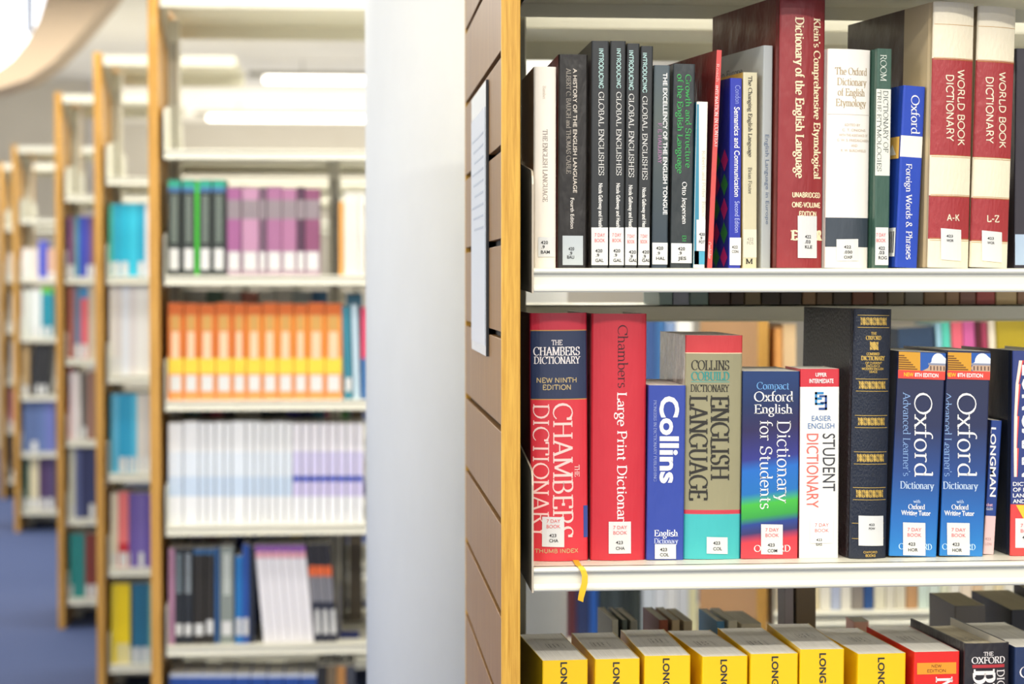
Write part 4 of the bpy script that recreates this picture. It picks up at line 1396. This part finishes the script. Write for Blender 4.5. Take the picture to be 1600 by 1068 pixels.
# books on the far side of that case (slivers above the front ones)
WR = 'behind the {}, nearest blurred bookcase'
for lev, wh, ytop, items in ((3, 'white journals', 626, '#7f8f6e #2e6a72 #5a1f2a #d0506a #3f2f30 #e6dfcc #d9d4c8 #2c3a34 #3b4444 #3a3090 #2f3a6a #3d6f8a #b8687a #4e8a52 #6a5c44'),
                             (4, 'fourth shelf books', 822, '#5a4c3c #8a5aa8 #7a2a3a #e2c49a #2e3f9a #3a4aa0 #30408a #2c3a6a #f0d030 #3a3c3c #4a4a44 #555048 #6a6050'),
                             (2, 'orange volumes', 452, '#cfcfc8 #dcdcd6 #6a8a7a #e4e4e0 #d8887a #efeee8 #efeeea #b8c2c8 #3a6a9a #e0dcc8 #4a86b0')):
    items = items.split()
    n = len(items)
    w_ = 300 / n
    for i, h_ in enumerate(items):
        a = 268 + i * w_
        far_book(a, a + w_ * .93, ytop + random.uniform(0, 6), lv(lev) - 0.006, YD + 0.34, h_, 'half-hidden book', WR.format(wh), 'half-hidden far side books', depth=0.16)

# right-hand run of this case, seen through the gaps of the nearest case
GT = 'blurred books seen through the gaps'
for (a, c, yt, h_) in ((1010, 1024, 500, '#2f4f86'), (1025, 1040, 498, '#32649a'), (1041, 1056, 502, '#7a92b8'), (1057, 1082, 500, '#ecebe4')):
    far_book(a, c, yt, lv(2), YD, h_, 'blurred blue or white book', 'above the short blue dictionary', GT)
for (a, c, yt, h_) in ((887, 900, 868, '#5a2a30'), (901, 921, 872, '#27345e'), (922, 934, 868, '#2458a8'), (936, 952, 870, '#2f3a3c'), (953, 970, 868, '#3a4446'), (971, 986, 872, '#28302f'), (987, 1003, 870, '#333a36'), (1004, 1022, 868, '#cfd6dc'), (1023, 1040, 872, '#dfe2e6'), (1041, 1058, 868, '#e4e4e2'), (1059, 1076, 870, '#d6d8da'), (1077, 1090, 868, '#e2dcae')):
    far_book(a, c, yt, lv(4), YD, h_, 'blurred book', 'above the yellow dictionaries, past the column', GT)

# ------------------------------------------------------------------ second bookcase right behind
YB2 = Y2 + 0.03
W2a = 'in the case behind, over the blue learner dictionaries'
for (a, c, yt, h_, le) in ((1210, 1222, 512, '#e8a75c', 0), (1223, 1244, 506, '#e6c79a', 0), (1411, 1466, 512, '#27405f', -8), (1470, 1478, 505, '#9ccbe0', -8), (1479, 1492, 503, '#56cdb8', -8), (1494, 1511, 503, '#e8677a', -8), (1512, 1530, 502, '#d05fa0', -8), (1532, 1540, 502, '#5a1426', -8),
                           (1541, 1550, 503, '#a83a5a', -8), (1552, 1562, 500, '#eee2cc', -8), (1564, 1640, 500, '#b29c1c', -8)):
    far_book(a, c, yt, lv(2), YB2, h_, 'blurred coloured book', W2a, GT, lean=le)
W2b = 'in the case behind, over the yellow dictionaries'
pal = ['#e9d8c4', '#e4c6a2', '#eae2cc', '#e9dab4', '#f0ece0', '#b9c2dc', '#e6e2d8', '#8e8680', '#27508e', '#e2ddc8', '#d9d4c6', '#d8d2c0', '#c09468', '#cfe0d8', '#d6e2da', '#e0e2c8', '#ece8dc']
x = 1214
for i in range(24):
    w_ = 15 + (i * 7 % 5)
    far_book(x, x + w_ - 1, 750 + (i * 13 % 9) * 3, lv(3), YB2, pal[i % len(pal)], 'blurred book', W2b, GT)
    x += w_
# flat pile or rolls lying on its shelf end
# ------------------------------------------------------------------ far side of the nearest case
RZ = EYE.z - 0.68 + 0.0004
WN = 'on nearest bookcase, far side, behind yellow dictionaries'
YR = 2.44
for (a, c, yt, h_) in ((956, 966, 968, '#e6e2d0'), (972, 980, 968, '#6c766e'), (985, 996, 969, '#a8a89c'), (1030, 1044, 968, '#a5563a'), (1050, 1062, 968, '#d8c098'), (1068, 1082, 970, '#cbbb9a'),
                       (1120, 1132, 970, '#5a98c8'), (1138, 1152, 969, '#efe8d0'), (1158, 1190, 974, '#e6dcc0')):
    far_book(a, c, yt, RZ, YR, h_, 'half-hidden book', WN, 'books on the far side of the nearest case', twist=3, depth=0.10)
far_book(1226, 1240, 905, RZ, YR, '#a39a9e', 'tall plastic-wrapped book', WN, 'books on the far side of the nearest case', depth=0.04)
far_book(1244, 1275, 900, RZ, YR, '#7a6850', 'tall brown book', WN, 'books on the far side of the nearest case', depth=0.04)
far_book(1334, 1358, 971, RZ, YR + 0.03, '#e8b09a', 'pinkish book', WN, 'books on the far side of the nearest case', depth=0.04)
far_book(1492, 1540, 946, RZ, YR, '#6a645e', 'grey box-backed book', WN, 'books on the far side of the nearest case', depth=0.11, page=PAGEO)
far_book(1580, 1640, 952, RZ, YR, '#2b2a2e', 'large black volume', WN, 'books on the far side of the nearest case', depth=0.16, page=PAGEO)
far_book(1650, 1700, 940, RZ, YR, '#3a3430', 'dark brown volume', WN, 'books on the far side of the nearest case', depth=0.16, page=PAGEO)
RZ2 = EYE.z - 0.031 + 0.0004
x = 1030
WU = 'on far side of nearest bookcase, behind upper row'
for i, h_ in enumerate(('#8fa6a8', '#9aa0b4', '#7f9692', '#4f3a30', '#473428', '#7a6a4c', '#3c3024', '#40342a', '#8a6a48', '#6a5238', '#4a3c2c', '#7a4a30', '#5c4a38', '#7a6c54', '#6e685c', '#7a5e3c', '#86684a', '#6e4a3c', '#8a3a34', '#a08a62', '#7a5a40')):
    w_ = 22 + (i * 5 % 4) * 4
    far_book(x, x + w_ - 1, 250 + (i * 11 % 7) * 7, RZ2, YR, h_, 'dim book', WU, 'books on the far side of the nearest case', depth=0.13)
    x += w_

# ------------------------------------------------------------------ smaller far rows
def row(key, lev, x0, items, yt, word, depth=0.16):
    Yr = ROWS[key][0] + 0.03
    where = {'C': 'second', 'A': 'third', 'B': 'fourth', 'E': 'farthest'}[key]
    sh = {0: 'top', 1: 'top book', 2: 'second', 3: 'third', 4: 'fourth', 5: 'lowest'}[lev]
    x = x0
    for it in items:
        w_, h_, nm = it[0], it[1], it[2]
        kw = it[3] if len(it) > 3 else {}
        if 'label' not in kw and random.random() < 0.72:
            kw['label'] = 'auto'
        far_book(x, x + w_ - 0.7, yt + kw.pop('dy', 0), lv(lev), Yr, h_, nm, f'on {sh} shelf of {where} blurred bookcase', 'books in the ' + where + ' blurred bookcase', depth=depth, **kw)
        x += w_


row('C', 1, 163, [(9, '#3fae92', 'green thin book'), (13, '#17a3c4', 'turquoise volume'), (14, '#0fb0d0', 'turquoise volume'), (13, '#2cc0dc', 'turquoise volume'), (13, '#16a6c8', 'turquoise volume'), (10, '#e6dfe0', 'white book')], 318, '')
row('C', 2, 163, [(12, '#eeeae2', 'white journal'), (12, '#dcd6d2', 'white journal'), (12, '#e4e8ee', 'white journal'), (12, '#e0dad8', 'white journal'), (12, '#eceae4', 'white journal'), (12, '#e9e4dc', 'white journal')], 446, '')
row('C', 3, 163, [(6, '#2a8aa8', 'blue book'), (11, '#5fb8dc', 'sky blue volume'), (14, '#1e9cc8', 'sky blue volume'), (9, '#2aa2cc', 'sky blue volume'), (8, '#54c0e0', 'sky blue volume'), (14, '#d8d2c8', 'grey-white book'), (10, '#c9c2bc', 'grey-white book')], 615, '')
row('C', 4, 163, [(17, '#e6dcc2', 'cream book'), (17, '#e8686c', 'salmon book', dict(bands=[(848, '#ee7a78'), (None, '#c92a34')], dy=-2)), (4, '#5a4a88', 'violet volume'), (12, '#6f5aa8', 'violet volume'), (11, '#7a68b0', 'violet volume'), (12, '#6450a0', 'violet volume')], 770, '')
row('C', 5, 163, [(12, '#f4dc30', 'yellow book'), (22, '#ffe000', 'broad yellow book', dict(bands=[(1005, '#fbdc08'), (None, '#e8dc9a')])), (5, '#3a4a4a', 'dark thin book'), (13, '#1f6f92', 'petrol blue volume'), (13, '#226a8a', 'petrol blue volume'), (11, '#6fae9c', 'sage book')], 911, '')
row('A', 1, 101, [(8, '#6a3a78', 'purple book'), (6, '#7a4a5a', 'plum book'), (8, '#4a8ea0', 'teal book'), (12, '#2a3fb0', 'ultramarine book'), (8, '#5a4a9a', 'purple book'), (8, '#8a5a48', 'brown book')], 338, '')
row('A', 2, 101, [(14, '#a85a4a', 'brick red book'), (11, '#5a7a98', 'blue-grey book'), (12, '#e0606c', 'rose book', dict(bands=[(466, '#2a86c0'), (None, '#e0606c')])), (12, '#c9b8a0', 'sand book')], 448, '')
row('A', 3, 103, [(4, '#d0222c', 'bright red book'), (12, '#e6d9dc', 'white leaning book', dict(lean=-2, dy=8)), (9, '#e2dcd8', 'white leaning book', dict(lean=-2, dy=8)), (9, '#6a625c', 'grey book', dict(dy=12)), (10, '#9a7060', 'brown book', dict(dy=8))], 573, '')
row('A', 4, 101, [(14, '#dcdcc8', 'cream book'), (10, '#5a6494', 'slate blue volume'), (12, '#2f3560', 'navy volume'), (12, '#333a66', 'navy volume')], 700, '')
row('A', 5, 101, [(9, '#2f9a94', 'teal volume'), (9, '#258f8c', 'teal volume'), (10, '#2a8f8a', 'teal volume'), (10, '#8a3a30', 'brown-red book'), (11, '#7a3228', 'brown-red book')], 833, '')
row('B', 1, 32, [(16, '#ece4dc', 'white stack'), (12, '#e0d6cc', 'white stack'), (14, '#4a55c0', 'violet blue box', dict(dy=-12)), (13, '#d0a890', 'beige book')], 388, '', 0.12)
row('B', 2, 32, [(9, '#eceae2', 'white book'), (6, '#bfc8bc', 'grey-green book'), (9, '#e8ece8', 'white book'), (9, '#dfe6e4', 'white book'), (9, '#1d8ea0', 'teal green-topped book', dict(bands=[(458, '#6fd02a'), (None, '#178ea4')], dy=-4)), (9, '#177f96', 'teal green-topped book', dict(bands=[(458, '#6fd02a'), (None, '#178ea4')], dy=-4))], 452, '')
row('B', 3, 34, [(11, '#b89a6a', 'tan book'), (10, '#26262a', 'black leaning binder', dict(lean=8)), (10, '#2a2a2c', 'black leaning binder', dict(lean=8)), (10, '#242426', 'black leaning binder', dict(lean=8))], 537, '')
row('B', 4, 33, [(13, '#5a6f9c', 'denim blue volume'), (13, '#566a98', 'denim blue volume'), (12, '#5e74a6', 'denim blue volume'), (14, '#6a74b4', 'lilac blue volume')], 622, '')
row('B', 5, 32, [(12, '#234a3c', 'dark green book'), (15, '#ddd2ac', 'cream book'), (12, '#4a2f5a', 'aubergine volume'), (14, '#52406a', 'aubergine volume')], 708, '')
for lev, yt, cc in ((1, 395, ('#d8c8b8', '#e6dfd2')), (2, 458, ('#4a3c34', '#c9c2b4')), (3, 534, ('#3a3438', '#d6d0c8')), (4, 608, ('#8a4a5a', '#c97a86')), (5, 680, ('#3a2c2a', '#5a4a40'))):
    row('E', lev, 9.5, [(6, cc[0], 'blurred narrow book'), (6, cc[1], 'blurred narrow book')], yt, '')
flush()

# ------------------------------------------------------------------ ceiling fittings
TUBE = glow('#fffaf0', 4.0)
HOUS = M('#8f8a78', 0.5)
for nm, Y_, pxl, ypx_, lab in (('l', 14.8, 388, 128, 'nearer of two long white strip lights seen above the orange books'), ('l', 18.3, 305, 187, 'farther and lower of two long strip lights above the orange books')):
    P = at(pxl, ypx_, Y_)
    o = empty('strip_light', (P.x, Y_, P.z + 0.045))
    tag(o, lab, 'ceiling light', 'long strip lights under the ceiling')
    Lx = 3.6
    m = MB(); m.box(0, Lx, -0.04, 0.04, -0.005, 0.03, HOUS, 0.004); m.build('housing', o)
    m = MB(); m.box(0.12, Lx - 0.03, -0.035, 0.035, -0.045, -0.006, TUBE, 0.004); m.build('diffuser', o)
    for xx in (0.4, 2.6):
        m = MB(); m.box(xx, xx + 0.008, -0.004, 0.004, 0.03, CEIL - o.location.z, HOUS); m.build('suspension_rod', o)
P = at(553, 4, 9.0)
o = empty('spot_lamp', (P.x, 9.0, P.z))
tag(o, 'small grey spot lamp at the top beside the white column', 'ceiling light')
m = MB()
rings = []
for z, r_ in ((0.03, 0.03), (0.02, 0.042), (0.0, 0.05), (-0.03, 0.05), (-0.055, 0.043)):
    rings.append([(r_ * math.cos(a * math.pi / 12), r_ * math.sin(a * math.pi / 12), z) for a in range(24)])
m.loft(rings[::-1], M('#8d8d88', 0.4))
m.build('lamp_body', o, smooth=True)
m = MB(); m.loft([[(r_ * math.cos(a * math.pi / 12), r_ * math.sin(a * math.pi / 12), z) for a in range(24)] for z, r_ in ((-0.078, 0.025), (-0.07, 0.036), (-0.056, 0.042))], TUBE); m.build('lens', o)
m = MB(); m.box(-0.008, 0.008, -0.008, 0.008, 0.03, CEIL - P.z, HOUS); m.build('stem', o)
